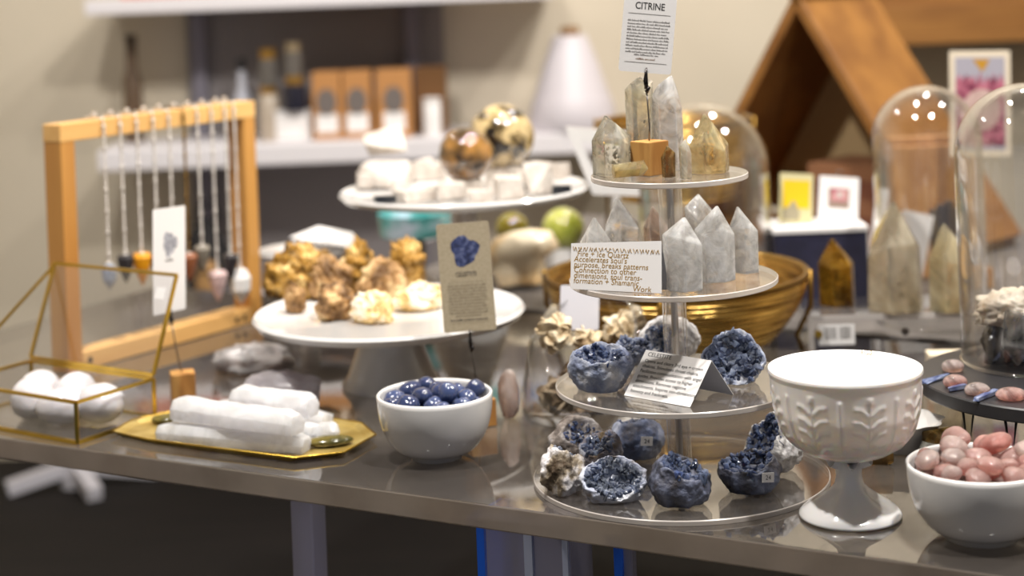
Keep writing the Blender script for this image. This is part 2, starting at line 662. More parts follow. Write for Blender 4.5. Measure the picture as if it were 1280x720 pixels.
def sp(x, zi, dy=0.):
    """point on shelf board zi at pixel column x"""
    d = SD + .06 + dy
    y = 200
    for _ in range(4):
        p = at(x, y, d)
        a, b = ray(x, y)
        v = F * (ZS[zi] - CZ) / d - HOR * 0 + HOR
        y = 360 - ((x - 640) * cr and (v + (x - 640) * sr) / cr)
    p = at(x, y, d)
    return Vector((p.x, p.y, ZS[zi]))


PX = SD / F * 1.015         # metres per pixel at the shelf


def S(px):
    return px * PX


def kraft_box(x0, x1, h, label, dy=0, windows=1, col=None):
    p = sp((x0 + x1) / 2, 1, dy)
    w = S(x1 - x0)
    t = thing('kraft_box', label, 'box', p, 0, 'kraft boxes on the shelf')
    obj('carton', bx((0, .05, S(h) / 2), (w, .10, S(h)), .004), col or pm('kraft', (186, 132, 78), .8), t)
    for k in range(windows):
        cx = (k + .5) / windows * w - w / 2
        b2 = lathe([(0, 0), (.024, 0), (.024, .003), (0, .003)], 24)
        bmesh.ops.transform(b2, matrix=Matrix.Translation((cx, -.001, S(h) * .56)) @ Matrix.Rotation(R(90), 4, 'X') @ Matrix.Diagonal((1, 1.35, 1, 1)), verts=b2.verts)
        obj('oval_window', b2, pm('box window', (116, 108, 104), .2), t)
        obj('paper_label', bx((cx, -.001, S(20)), (min(.052, w * .8), .002, .044)), PAPER, t)
    return t


kraft_box(392, 428, 84, 'kraft box with oval window, first from the left on the middle shelf')
kraft_box(430, 466, 84, 'kraft box with oval window, second from the left on the middle shelf')
kraft_box(472, 516, 84, 'kraft box with oval window beside the darker brown box')
kraft_box(520, 560, 84, 'dark brown box at the right end of the row of kraft boxes', .03, 0, pm('dark kraft', (112, 76, 40), .8))


def jar(name, x, r, h, body, capm, label, cat, zi=1, dy=0., caph=.02, capr=.8, z=None, grp=None, neck=None):
    p = sp(x, zi, dy)
    if z is not None:
        p.z = z
    t = thing(name, label, cat, p, 0, grp)
    rr, hh = S(r), S(h)
    sh_ = hh * (.62 if neck else .93)
    prof = [(0, 0), (rr * .95, 0), (rr, .004), (rr, sh_), (rr * (neck or .8), sh_ + hh * .12 if neck else hh), (rr * (neck or .8), hh), (0, hh)]
    obj('body', lathe(prof, 28), body, t, True, flat_angle=40)
    cr_ = rr * (neck or .8) * 1.12 if neck else rr * capr
    obj('cap', lathe([(0, hh + .0005), (cr_, hh + .0005), (cr_, hh + caph), (0, hh + caph)], 24), capm, t, True, flat_angle=40)
    return t, p.z + hh + caph


jar('bottle', 305, 10, 88, pm('white bottle', (206, 208, 220), .3), INK, 'white bottle with a black cap left of the glass jars on the middle shelf', 'bottle', 1, .1, .03, .8, neck=.5)
GREYGL = pm('grey jar', (128, 122, 116), .2, trans=.3)
GOLDLID = pm('gold lid', (178, 136, 62), .35, .7)
_, zz = jar('jar', 338, 14, 58, pm('beige jar', (176, 162, 146), .3), GOLDLID, 'beige jar with a gold lid under the grey stacked jar on the middle shelf', 'jar', 1, .04, .02, grp='jars on the middle shelf')
jar('jar', 339, 13, 34, GREYGL, GOLDLID, 'grey jar with a gold lid stacked on the beige jar', 'jar', 1, .04, .024, z=zz + .0005, grp='jars on the middle shelf')
p = sp(367, 1, .02)
t = thing('candle_box', 'white box of round candles under the dark jar on the middle shelf', 'box', p)
obj('carton', bx((0, .03, S(17)), (S(44), .07, S(34)), .006), PAPER, t)
obj('lid', bx((0, .03, S(34) + .003), (S(46), .074, .006), .002), PAPER, t)
zz = p.z + S(34) + .0065
_, zz2 = jar('jar', 371, 15, 33, pm('dark jar', (40, 40, 52), .25), GOLDLID, 'dark navy jar with a gold lid standing on the white candle box', 'jar', 1, .02, .02, z=zz, grp='jars on the middle shelf')
jar('jar', 370, 12, 30, GREYGL, pm('pale gold lid', (168, 150, 120), .4, .5), 'grey jar with a pale lid on top of the dark navy jar', 'jar', 1, .02, .022, z=zz2 + .0005, grp='jars on the middle shelf')
jar('canister', 541, 11, 44, PAPER, PAPER, 'white canister behind the white stones of the tall cake stand', 'canister', 1, -.01, .006, 1.04)
jar('bottle', 168, 12, 128, pm('brown bottle', (98, 78, 60), .4), pm('brown cap', (84, 70, 58), .5), 'tall brown bottle alone on the left of the middle shelf', 'bottle', 1, .12, .02, neck=.6)
# pale diffuser on the right end of the middle shelf
p = sp(722, 1, -.02); p.z = ZS[1]
p = Vector((at(718, 195, 4.08).x, 4.08, ZS[1]))
t = thing('diffuser', 'white cone-shaped diffuser with a brown wooden cap', 'diffuser', p)
DF = pm('white diffuser', (206, 200, 206), .4)
obj('base', lathe([(0, 0), (S(54), 0), (S(56), .008), (S(52), S(30)), (S(49), S(40)), (0, S(40))], 40), DF, t, True, flat_angle=50)
obj('cone', lathe([(0, S(40)), (S(48), S(40)), (S(34), S(84)), (S(21), S(118)), (0, S(118))], 40), DF, t, True, flat_angle=50)
obj('cap', lathe([(0, S(118) + .0005), (S(12), S(118) + .0005), (S(12), S(127)), (S(10), S(129)), (0, S(129))], 30), pm('brown cap wood', (128, 92, 50), .5), t, True, flat_angle=50)
# books on the top shelf
rnd = random.Random(5)
for (x0, x1, c, lab) in ((150, 300, (196, 104, 70), 'orange-red book lying at the left of the top shelf'),
                         (302, 430, (190, 128, 60), 'amber book lying in the middle of the top shelf'),
                         (556, 590, (196, 92, 70), 'red book spine at the right of the top shelf'),
                         (592, 612, (52, 150, 150), 'teal book between the red and the yellow on the top shelf'),
                         (614, 630, (226, 190, 30), 'yellow book right of the teal book on the top shelf'),
                         (632, 690, (40, 112, 190), 'bright blue book at the right end of the top shelf')):
    p = sp((x0 + x1) / 2, 0, -.03)
    t = thing('book', lab, 'book', p, 0, 'books on the top shelf')
    w = S(x1 - x0) - .003
    cm = pm('cover %d' % x0, c, .5)
    b2 = NB(); box(b2, (0, .10, .0015), (w, .2, .003)); box(b2, (0, .10, .0435), (w, .2, .003)); box(b2, (0, .0015, .0225), (w, .003, .039))
    obj('cover', b2, cm, t)
    obj('pages', bx((0, .105, .0225), (w - .006, .19, .0388)), PAPER, t)
# things on the bottom shelf, seen behind the pendulums
p = sp(262, 2, .06)
t = thing('bag', 'black bag standing behind the hanging pendulums', 'bag', p)
b2 = rock((S(30), .06, S(56)), 12, .12, 1.2, 4, .85)
obj('body', b2, pm('black cloth', (34, 32, 34), .8, bump=.4, bscale=30), t, True)
obj('handle', tube([(-.03, 0, S(100)), (-.028, 0, S(118)), (0, 0, S(124)), (.028, 0, S(118)), (.03, 0, S(100))], .005), pm('black cloth', (0, 0, 0)), t, True)
p = sp(262, 2, -.04)
t = thing('pouch', 'tan paper pouch in front of the black bag', 'pouch', p)
obj('body', rock((S(16), .015, S(32)), 31, .1, 1.1, 3, .9), pm('tan paper', (172, 132, 84), .8), t, True)
obj('tie', tube([(-S(12), -.004, S(48)), (0, -.022, S(49)), (S(12), -.004, S(48))], .003), pm('dark tie', (70, 52, 34), .8), t, True)
# blue rolled cloth at the right of the bottom shelf
p = sp(285, 2, -.03)
tag(obj('cloth', rock((S(14), .03, S(8)), 8, .2, 1.5, 3, .5), pm('blue cloth', (64, 84, 140), .9), None, True, p), 'small blue cloth bundle low behind the wooden frame', 'cloth')

# white swivel foot on the floor
p = on(95, 607, 0)
t = thing('swivel_foot', 'white metal star foot standing on the dark floor', 'stand', p)
WM = pm('white metal', (186, 184, 192), .4)
obj('hub', lathe([(0, 0), (.035, 0), (.032, .05), (.022, .09), (0, .09)], 24), WM, t, True, flat_angle=40)
for a in (205, 12, 100, 300):
    d = Vector((math.cos(R(a)), math.sin(R(a)), 0))
    obj('leg', bar(Vector((0, 0, .045)) + d * .02, d * (.19 if a < 150 else .16) + Vector((0, 0, .018)), .034, .03), WM, t)
obj('column', lathe([(0, .09), (.018, .09), (.018, .11), (0, .11)], 16), WM, t, True, flat_angle=40)

# ================================================================== tiered stand
PT = on(851, 597, TZ + .0)
tx, ty = PT.x, PT.y


def tier_z(x, y):
    return at(x, y, ty).z


stand = thing('tiered_stand', 'four-tier clear acrylic stand in the middle of the table', 'display stand', (tx, ty, TZ))
TH = .0055
TIERS = []
for (px, py, rpx) in ((851, 591, 184), (843, 477, 152), (838, 346, 130), (831, 217, 98)):
    z = tier_z(px, py)
    TIERS.append(z)
    r = rpx * ty / F
    zz = z - TZ
    b2 = lathe([(0, zz - TH), (r - .0008, zz - TH), (r, zz - TH + .0008), (r, zz - .0008), (r - .0008, zz), (0, zz)], 96)
    for f in b2.faces:
        f.material_index = 1 if abs(f.calc_center_median().xy.length) > r - .004 and abs(f.normal.z) < .9 else 0
    obj('tier_disc', b2, [DISC, DISCEDGE], stand, True, flat_angle=35)
TZ0, TZ1, TZ2, TZ3 = TIERS
for (z0, z1) in ((TZ0, TZ1 - TH), (TZ1, TZ2 - TH), (TZ2, TZ3 - TH)):
    a, b = z0 - TZ + .0003, z1 - TZ - .0003
    obj('post', lathe([(.009, a), (.0118, a), (.0118, b), (.009, b), (.009, a)], 32), clear('tube', (.95, .94, .93), .08, .02, 2.0), stand, True, flat_angle=40)
    obj('rod', lathe([(0, a), (.0035, a), (.0035, b), (0, b)], 16), pm('rod', (214, 206, 196), .1, .2, .5), stand, True, flat_angle=40)
for k in range(3):
    a = R(90 + 120 * k)
    q = Vector((.12 * math.cos(a), .12 * math.sin(a), 0))
    zf = TZ0 - TH - TZ
    obj('foot', lathe([(0, 0), (.008, 0), (.008, zf), (0, zf)], 16, c=(q.x, q.y, 0)), DISC, stand, True, flat_angle=40)


# ---------------------------------------------------------------- geodes
def geode(label, px, py, z, size, opening, cosA, depth, seed, shell, crys, rz=0, n=60, cs=.0055, sticker=None, rough=.14):
    """celestite nodule; px,py = its foot on plane z; size = half extents"""
    p = on(px, py, z)
    t = thing('celestite_geode', label, 'crystal', p, 0, 'celestite geodes on the tiered stand')
    D = Vector(opening).normalized()
    bm = NB()
    bmesh.ops.create_icosphere(bm, subdivisions=5, radius=1)
    sinA = math.sqrt(1 - cosA * cosA)
    cav = []
    for v in bm.verts:
        nrm = v.co.normalized()
        c = nrm.dot(D)
        k = 1 + rough * nz(nrm * 1.7, seed) + rough * .5 * nz(nrm * 4.5, seed + 2) + rough * .28 * nz(nrm * 11, seed + 4)
        co = nrm * k
        lim = cosA + .16 * nz(nrm * 2.2, seed + 8)
        if c > lim:
            side = nrm - D * c
            s = min(1, side.length / sinA)
            along = lim * k - depth * (1 - s * s) + .10 * nz(nrm * 9, seed + 6)
            co = side * k * .98 + D * along
            if s < .93:
                cav.append((co.copy(), s))
        v.co = co
    fl = -.72
    for v in bm.verts:
        if v.co.z < fl:
            v.co.z = fl + (v.co.z - fl) * .1
    z0 = min(v.co.z for v in bm.verts)
    T = lambda c: Vector((c.x * size[0], c.y * size[1], (c.z - z0) * size[2]))
    for v in bm.verts:
        v.co = T(v.co)
    obj('shell', bm, shell, t, True)
    rnd = random.Random(seed)
    b3 = NB()
    if cav:
        for q in range(int(n * 3)):
            co, s = rnd.choice(cav)
            L = cs * .52 * rnd.uniform(.6, 1.9)
            d = (D * 1.1 - (co - D * co.dot(D)) * .7 + Vector((rnd.uniform(-.5, .5), rnd.uniform(-.5, .5), rnd.uniform(-.5, .5)))).normalized()
            rot = d.to_track_quat('Z', 'Y').to_matrix() @ Matrix.Rotation(rnd.uniform(0, 6), 3, 'Z')
            if T(co).z < L * 1.2:
                continue
            chunk((L * .55, L * .5, L), rnd.randint(0, 9999), 11, .05, b3, T(co), rot, False)
        obj('crystal_lining', b3, crys, t)
    if sticker:
        sxp, syp = sticker
        # small price sticker on the camera side
        sc_ = bpy.data.objects
        q = Vector((sxp * size[0], -math.sqrt(max(.05, 1 - sxp * sxp - syp * syp)) * size[1] * 1.07, (syp - z0) * size[2]))
        nrm = Vector((q.x / size[0] ** 2, q.y / size[1] ** 2, (q.z + z0 * size[2]) / size[2] ** 2)).normalized()
        ey = Vector((.12, 0, 1)); ey = (ey - nrm * ey.dot(nrm)).normalized()
        ex = ey.cross(nrm)
        b4 = place(bx((0, 0, 0), (.0085, .0115, .0006)) if sxp < .3 else bx((0, 0, 0), (.0125, .009, .0006)), q + nrm * .001, ex, ey)
        st = obj('price_sticker', b4, PAPER, t)
        b5 = text_bm(['24'], .006, align='CENTER')
        place(b5, q + nrm * .00145 - ey * .002, ex, ey)
        obj('handwriting', b5, INK, st)
    return t


SH_BLUE = pm('celestite shell', (112, 122, 150), .5, 0, 0, 1.5, [(142, 154, 186), (190, 194, 206)], 60, .9, 150, stops=(.34, .64), dist=.003)
SH_GREY = pm('grey shell', (92, 82, 76), .7, 0, 0, 1.5, [(140, 130, 124), (186, 180, 180)], 60, .9, 150, stops=(.34, .64), dist=.003)
SH_BROWN = pm('brown shell', (96, 78, 50), .7, 0, 0, 1.5, [(132, 128, 140), (176, 178, 190)], 50, .9, 150, stops=(.34, .6), dist=.003)
SH_WHITE = pm('white shell', (150, 144, 140), .6, 0, 0, 1.5, [(206, 204, 206), (232, 230, 230)], 60, 1, 150, stops=(.3, .6), dist=.003)
SH_DARK = pm('dark blue shell', (56, 52, 54), .45, 0, 0, 1.5, [(84, 88, 106), (134, 142, 168)], 45, .9, 150, stops=(.36, .68), dist=.003)
CR_BLUE = quartz('celestite crystal', (186, 201, 236), (130, 150, 204), 60, .3, .10, .3, 100)
CR_DARK = quartz('dark celestite', (146, 164, 210), (86, 104, 158), 60, .25, .10, .3, 100)
CR_PALE = quartz('pale celestite', (214, 224, 246), (166, 184, 226), 60, .35, .10, .3, 100)
k0 = ty / F
# bottom tier
geode('grey-brown celestite lump at the back left of the bottom tier', 722, 579, TZ0, (.030, .022, .026), (.2, -.6, .6), .75, .35, 1, SH_GREY, CR_DARK, n=25, cs=.004)
geode('whitish celestite lump with a brown rough front, farthest left on the bottom tier', 705, 616, TZ0, (.0215, .020, .026), (.2, .2, 1), .75, .3, 2, pm('white brown shell', (74, 58, 40), .7, 0, 0, 1.5, [(150, 136, 116), (216, 212, 214)], 42, 1, 110, stops=(.36, .56), dist=.004), CR_PALE, n=25, cs=.004, rough=.24)
geode('blue celestite lump with an ochre side between three others on the bottom tier', 752, 590, TZ0, (.0215, .018, .025), (-.3, -.3, 1), .45, .3, 3, SH_BROWN, CR_BLUE, n=40, cs=.005)
geode('oval celestite lying with its blue crystal face up at the front of the bottom tier', 767, 626, TZ0, (.031, .019, .0235), (0.05, -.72, .7), .30, .5, 4, pm('pale shell', (120, 110, 102), .55, 0, 0, 1.5, [(176, 182, 202), (214, 216, 224)], 45, .8, 150, stops=(.33, .6), dist=.003), CR_PALE, n=110, cs=.0055)
geode('rounded blue celestite with a small price sticker behind the oval one', 797, 572, TZ0, (.027, .022, .0255), (-.1, .2, 1), .7, .3, 5, pm('blue grey shell', (92, 92, 104), .5, 0, 0, 1.5, [(128, 140, 174), (188, 194, 212)], 40, .7, 150, stops=(.35, .65), dist=.003), CR_BLUE, n=40, cs=.004, sticker=(.30, .12))
geode('dark cracked blue celestite at the front middle of the bottom tier', 851, 630, TZ0, (.0285, .024, .0285), (.35, -.25, 1), .5, .3, 6, SH_DARK, CR_DARK, n=55, cs=.006)
geode('dark blue celestite with a white price sticker on the right of the bottom tier', 938, 614, TZ0, (.030, .024, .0235), (-.2, -.2, 1), .5, .55, 7, SH_DARK, CR_DARK, n=50, cs=.006, sticker=(.45, .05))
geode('white celestite with a blue crystal face behind the stickered dark one', 966, 588, TZ0, (.029, .022, .031), (-.75, -.3, .6), .45, .3, 8, SH_WHITE, CR_DARK, n=60, cs=.006, rough=.22)
# second tier
geode('bowl-shaped celestite with a hollow blue middle left of the printed tent card', 752, 487, TZ1, (.0315, .029, .0295), (0, -.16, 1), .48, .85, 11, pm('geode bowl shell', (100, 110, 142), .5, 0, 0, 1.5, [(150, 158, 180), (206, 204, 206)], 48, 1, 150, stops=(.34, .66), dist=.003), CR_DARK, n=90, cs=.005)
geode('round white and blue celestite directly behind the stand post', 838, 447, TZ1, (.031, .024, .0245), (-.5, -.8, .15), .72, .3, 12, SH_WHITE, CR_BLUE, n=45, cs=.004)
geode('blue celestite chunk peeking out behind the printed tent card', 792, 456, TZ1, (.019, .015, .019), (.1, -.4, 1), .3, .25, 13, SH_BLUE, CR_BLUE, n=45, cs=.005)
geode('large clear-blue celestite cluster at the right of the printed tent card', 918, 478, TZ1, (.030, .026, .030), (-.2, -.75, .6), .05, .2, 14, pm('pale cluster shell', (140, 138, 140), .4, 0, 0, 1.5, [(178, 188, 214), (216, 218, 226)], 60, .9, 150, stops=(.34, .62), dist=.003), CR_BLUE, n=150, cs=.0075)


# ---------------------------------------------------------------- quartz points on tier two
def point(name, label, cat, px, py, z, wpx, hpx, m, d=None, tip=.28, seed=1, sides=6, group=None, sx=1., lean=0., rz=None, jit=.18, base=.92, tipoff=.35):
    p = on(px, py, z) if d is None else Vector((at(px, py, d).x, d, z))
    k = p.y / F
    b2 = crystal(hpx * k, wpx * k / 2 * 1.06, tip, sides, seed, jit, sx, lean, base, tipoff=tipoff)
    o = obj(name, b2, m, None, False, p, rz or 0)
    rr = random.Random(seed + 77)
    b3 = NB()
    for i in range(26):         # veils and fractures inside the crystal
        a, q = rr.uniform(0, 6.283), math.sqrt(rr.random()) * .62
        c = Vector((math.cos(a) * q * wpx * k / 2 * sx, math.sin(a) * q * wpx * k / 2, hpx * k * rr.uniform(.05, .62)))
        e1 = Vector((rr.gauss(0, 1), rr.gauss(0, 1), rr.gauss(0, 1))).normalized()
        e2 = e1.orthogonal().normalized()
        w_ = wpx * k * rr.uniform(.04, .15)
        n_ = 5
        b3.faces.new([b3.verts.new(c + w_ * rr.uniform(.5, 1) * (e1 * math.cos(6.283 * i_ / n_) + e2 * .7 * math.sin(6.283 * i_ / n_))) for i_ in range(n_)])
    obj('inclusion', b3, pm('veil', (250, 246, 240), .12, .35, 0), o)
    return tag(o, label, cat, group)


G2 = 'ice quartz points on the third tier'
point('quartz_point', 'frosty quartz point at the front, right beside the stand post', 'crystal', 854, 362, TZ2, 54, 91, ICEQ, tip=.26, seed=3, group=G2, base=.95, sides=7, tipoff=.25)
point('quartz_point', 'frosty quartz point in the middle of the right-hand trio', 'crystal', 896, 350, TZ2, 56, 94, ICEQ, tip=.3, seed=8, group=G2, base=.97, sides=7)
point('quartz_point', 'tallest frosty quartz point with a rounded top behind the trio', 'crystal', 882, 331, TZ2, 48, 88, ICEQ, tip=.2, seed=5, group=G2, sides=7)
point('quartz_point', 'frosty quartz point standing farthest right on the third tier', 'crystal', 932, 340, TZ2, 44, 82, ICEQ, tip=.34, seed=21, group=G2, base=.97)
point('quartz_point', 'short quartz point behind the left end of the handwritten card', 'crystal', 748, 341, TZ2, 50, 72, ICEQ, tip=.5, seed=14, group=G2)
point('quartz_point', 'sharp clear quartz point behind the middle of the handwritten card', 'crystal', 779, 335, TZ2, 50, 90, CLEARQ, tip=.42, seed=9, group=G2, rz=.4)
point('quartz_point', 'faint brownish quartz point behind the stand post', 'crystal', 822, 331, TZ2, 34, 74, quartz('brown quartz', (214, 196, 184), (190, 168, 154), 40, .5), tip=.4, seed=17, group=G2)

# top tier citrines
G3 = 'citrines on the top tier'
point('citrine_point', 'big domed pale citrine at the left edge of the top tier', 'crystal', 766, 219, TZ3, 46, 76, PALECIT, tip=.42, seed=4, group=G3, base=1.0)
point('citrine_point', 'tall yellow citrine column right behind the wooden block', 'crystal', 803, 212, TZ3, 36, 118, PALECIT, d=ty + .030, tip=.1, seed=6, group=G3, base=1.0, sides=5)
point('citrine_point', 'tall clear citrine column behind the small standing points', 'crystal', 838, 212, TZ3, 40, 118, CLEARQ, d=ty + .030, tip=.14, seed=12, group=G3, base=1.05)
point('citrine_point', 'wide golden citrine point at the right of the top tier', 'crystal', 886, 216, TZ3, 50, 76, CITRINE, tip=.5, seed=16, group=G3, base=1.0)
point('citrine_point', 'small smoky citrine point in front of the wooden block', 'crystal', 836, 222, TZ3, 17, 40, quartz('smoky citrine', (190, 160, 110), (120, 90, 50), 60, .65), tip=.25, seed=18, group=G3)
point('citrine_point', 'narrow citrine point against the wide golden one', 'crystal', 858, 224, TZ3, 17, 50, PALECIT, tip=.2, seed=19, group=G3)
p = on(790, 225, TZ3)
o = obj('citrine_chunk', crystal(46 * k0, 10 * k0, .18, 6, 22), CITRINE, None)
o.rotation_euler = (R(-4), R(88), R(8))
o.location = p + Vector((-.018, 0, .0085))
tag(o, 'amber citrine lying on its side in front of the wooden block', 'crystal', G3)


# ---------------------------------------------------------------- clip holders and cards
def holder(label, base, rz, bs, wire_pts, clip_dir, name='card_holder'):
    t = thing(name, label, 'card holder', base, 0)
    h = bs[2]
    obj('block', box(NB(), (0, 0, h / 2), bs, Matrix.Rotation(rz, 3, 'Z'), .0008), BLOCKW, t)
    pts = [Vector(w) - Vector(base) for w in wire_pts]
    obj('wire', tube(pts, .0008, 8), STEEL, t, True)
    e = pts[-1]
    cd = Vector(clip_dir).normalized()
    b2 = NB()
    tube([e, e + cd * .010, e + cd * .021], [.0022, .0016, .0008], 8, b2)
    side = Vector((.0024, -.001, 0))
    tube([e + side * 0, e + cd * .008 - side * .8, e + cd * .020 - side * .2], [.0018, .0012, .0007], 8, b2)
    tube([e - cd * .003, e + cd * .002 + Vector((.003, -.002, 0))], [.0022, .0014], 8, b2)
    obj('clip', b2, pm('clip steel', (70, 66, 66), .25, 1), t, True)
    return t


def card(name, label, cat, bottom, w, h, rz, roll, m, th=.0005):
    """upright card; bottom = middle of its lower edge; roll turns it in its own plane"""
    t = thing(name, label, cat, bottom)
    t.rotation_euler = (Matrix.Rotation(rz, 3, 'Z') @ Matrix.Rotation(roll, 3, 'Y')).to_euler()
    b2 = NB()
    c = .0025
    out = []
    for (cx, cz, a0) in ((w / 2 - c, c, -90), (w / 2 - c, h - c, 0), (-w / 2 + c, h - c, 90), (-w / 2 + c, c, 180)):
        for k in range(4):
            a = R(a0 + 30 * k)
            out.append((cx + c * math.cos(a), cz + c * math.sin(a)))
    f1 = [b2.verts.new((x, -th / 2, z)) for x, z in out]
    f2 = [b2.verts.new((x, th / 2, z)) for x, z in out]
    b2.faces.new(f1); b2.faces.new(f2[::-1])
    for i in range(len(out)):
        j = (i + 1) % len(out)
        b2.faces.new((f1[i], f2[i], f2[j], f1[j]))
    obj('sheet', b2, m, t)
    return t


def oncard(b2, z=0, x=0, th=.0005):
    return place(b2, (x, -th / 2 - .0001, z), (1, 0, 0), (0, 0, 1))


# citrine card on the top tier
cb = Vector((at(813, 216, ty - .005).x, ty - .005, TZ3))
cbot = at(806, 92, ty - .008)
holder('wooden block card holder among the citrines on the top tier', cb, R(38), (.027, .027, .033),
       [cb + Vector((0, 0, .033)), at(812, 160, ty - .006), at(808, 112, ty - .007)], at(808, 60, ty) - at(808, 112, ty))
CW, CH = 66 * k0, 106 * k0
t = card('sign_card', 'white printed CITRINE card clipped above the top tier', 'sign', cbot + Vector((0, .0022, 0)), CW, CH, R(3), R(7), PAPER)
obj('printed_heading', oncard(text_bm(['CITRINE'], .0098, bold=.00012, align='CENTER'), CH - .0215), INK, t).scale.x = .82
rnd = random.Random(3)
b2 = NB()
for k in range(12):
    scribble(b2, -.021, .021 if k < 11 else .006, CH - .0335 - k * .0031 - .0005, .0018, rnd) if k < 11 else scribble(b2, -.012, .012, CH - .0335 - k * .0031, .0018, rnd)
obj('printed_text', oncard(b2), GREYINK, t)
b2 = NB(); rect(b2, -.021, CH - .0265, .021, CH - .026); rect(b2, -.021, .0095, .021, .0100)
obj('printed_rule', oncard(b2), GREYINK, t)
b2 = NB(); scribble(b2, -.010, .010, .0125, .002, rnd)
obj('printed_footer', oncard(b2), pm('brown print', (120, 84, 50), .7), t)
b2 = NB()
for k in range(7):
    rect(b2, -.0265, .012 + k * .008, -.0262, .0126 + k * .008); rect(b2, .0262, .012 + k * .008, .0265, .0126 + k * .008)
obj('printed_dots', oncard(b2), GREYINK, t)

# celestite tan card behind the blue bowl
db = 1.93
cb = on(600, 531); db = cb.y
cbot = at(588, 415.5, db - .003)
holder('wooden block card holder standing right behind the bowl of blue stones', cb, R(20), (.030, .030, .030),
       [cb + Vector((-.001, 0, .030)), at(593, 460, db - .001), at(589, 436, db - .002)], at(587, 400, db) - at(589, 436, db))
kd = db / F
CW, CH = 66 * kd, 136 * kd
t = card('sign_card', 'tan printed CELESTITE card with a blue stone picture', 'sign', cbot + Vector((0, .0028, 0)), CW, CH, R(-2), R(-2.2), KRAFTCARD)
b2 = NB()
pts = []
rr = random.Random(8)
for k in range(26):
    a = 2 * math.pi * k / 26
    q = 1 + .12 * math.sin(3 * a + 1) + .08 * math.sin(5 * a) + rr.uniform(-.04, .04)
    pts.append(b2.verts.new((17 * kd * q * math.cos(a), 19 * kd * q * math.sin(a), 0)))
b2.faces.new(pts)
obj('stone_picture', oncard(b2, CH - 35 * kd), pm('printed blue stone', (34, 40, 68), .6, col2=[(62, 72, 116), (116, 124, 160)], scale=170, stops=(.35, .66)), t)
obj('printed_heading', oncard(text_bm(['CELESTITE'], .0072, bold=.0001, align='CENTER'), CH - 67 * kd), INK, t).scale.x = .72
b2 = NB()
for k in range(11):
    scribble(b2, -.0215, .0215, CH - .0715 - k * .0034, .0019, rnd) if k < 10 else scribble(b2, -.015, .015, CH - .0715 - k * .0034, .0019, rnd)
obj('printed_text', oncard(b2), TANINK, t)
b2 = NB(); rect(b2, -.0215, CH - .0672, .0215, CH - .0669); rect(b2, -.0215, .0098, .0215, .0101)
obj('printed_rule', oncard(b2), TANINK, t)
b2 = NB(); scribble(b2, -.021, .021, .0122, .0022, rnd)
obj('printed_footer', oncard(b2), INK, t)

# white tag by the selenite tray
cb = on(229, 497); dl = cb.y
cbot = at(212, 391, dl - .003)
holder('wooden block card holder left of the selenite sticks', cb, R(16), (.029, .029, .031),
       [cb + Vector((-.001, 0, .031)), at(221, 440, dl - .002), at(214, 402, dl - .003)], at(212, 370, dl) - at(214, 402, dl))
kl = dl / F
t = card('sign_card', 'narrow white printed tag turned sideways above a wooden block', 'sign', cbot, .062, 130 * kl, R(62), R(3), PAPER)
b2 = NB(); rr = random.Random(2)
for k in range(9):
    a = rr.uniform(0, 6.28); q = rr.uniform(.2, 1)
    x, y = .011 * q * math.cos(a), .014 * q * math.sin(a)
    b2.faces.new([b2.verts.new((x + .006 * math.cos(i * 1.05 + k), y + .008 * math.sin(i * 1.05 + k), -.00001 * k)) for i in range(6)])
obj('stone_picture', oncard(b2, .088), pm('grey picture', (128, 128, 136), .6, col2=(178, 178, 186), scale=120), t)
b2 = NB(); scribble(b2, -.008, .008, .062, .004, rnd)
obj('printed_heading', oncard(b2), GREYINK, t)


# tent cards
def tent(name, label, BL, BR, backR, ridgeL, ridgeR, m):
    t = thing(name, label, 'sign', (BL + BR) / 2)
    o0 = t.location.copy()
    backL = BL + (backR - BR)
    th = .0005
    nf = (BR - BL).cross(ridgeL - BL).normalized()
    ridgeR = ridgeR - nf * (ridgeR - BL).dot(nf)
    nb = (backL - backR).cross(ridgeR - backR).normalized()
    b2 = NB()
    V = lambda p: b2.verts.new(p - o0)
    up = Vector((0, 0, 1))
    for (P, Q, Rr, Sq, n) in ((BL, BR, ridgeR, ridgeL, nf), (backR, backL, ridgeL, ridgeR, nb)):
        a = [V(P), V(Q), V(Rr), V(Sq)]
        c = [V(P - n * th), V(Q - n * th), V(Rr - up * th), V(Sq - up * th)]
        b2.faces.new(a); b2.faces.new(c[::-1])
        for i in range(4):
            j = (i + 1) % 4
            b2.faces.new((a[i], c[i], c[j], a[j]))
    bmesh.ops.remove_doubles(b2, verts=b2.verts[:], dist=1e-6)
    obj('folded_sheet', b2, m, t)
    ex = (BR - BL).normalized()
    ey = (ridgeL - BL) - ex * (ridgeL - BL).dot(ex)
    H = ey.length
    return t, BL - o0, ex, ey.normalized(), ex.cross(ey.normalized()), (BR - BL).length, H


BL, BR, bR = on(780, 495, TZ1), on(862.5, 510, TZ1), on(917, 494, TZ1)
dR = (BR.y + bR.y) / 2; dL = dR + (BL.y - BR.y)
rL, rR = at(807.5, 438, dL), at(890, 452, dR)
t, o0, ex, ey, en, W, H = tent('tent_card', 'white folded card printed CELESTITE on the second tier', BL, BR, bR, rL, rR, PAPER)
top = (rL - BL).dot(ex)


def ontent(b2, x, y, off=.00015):
    return place(b2, o0 + ex * x + ey * y + en * off, ex, ey)


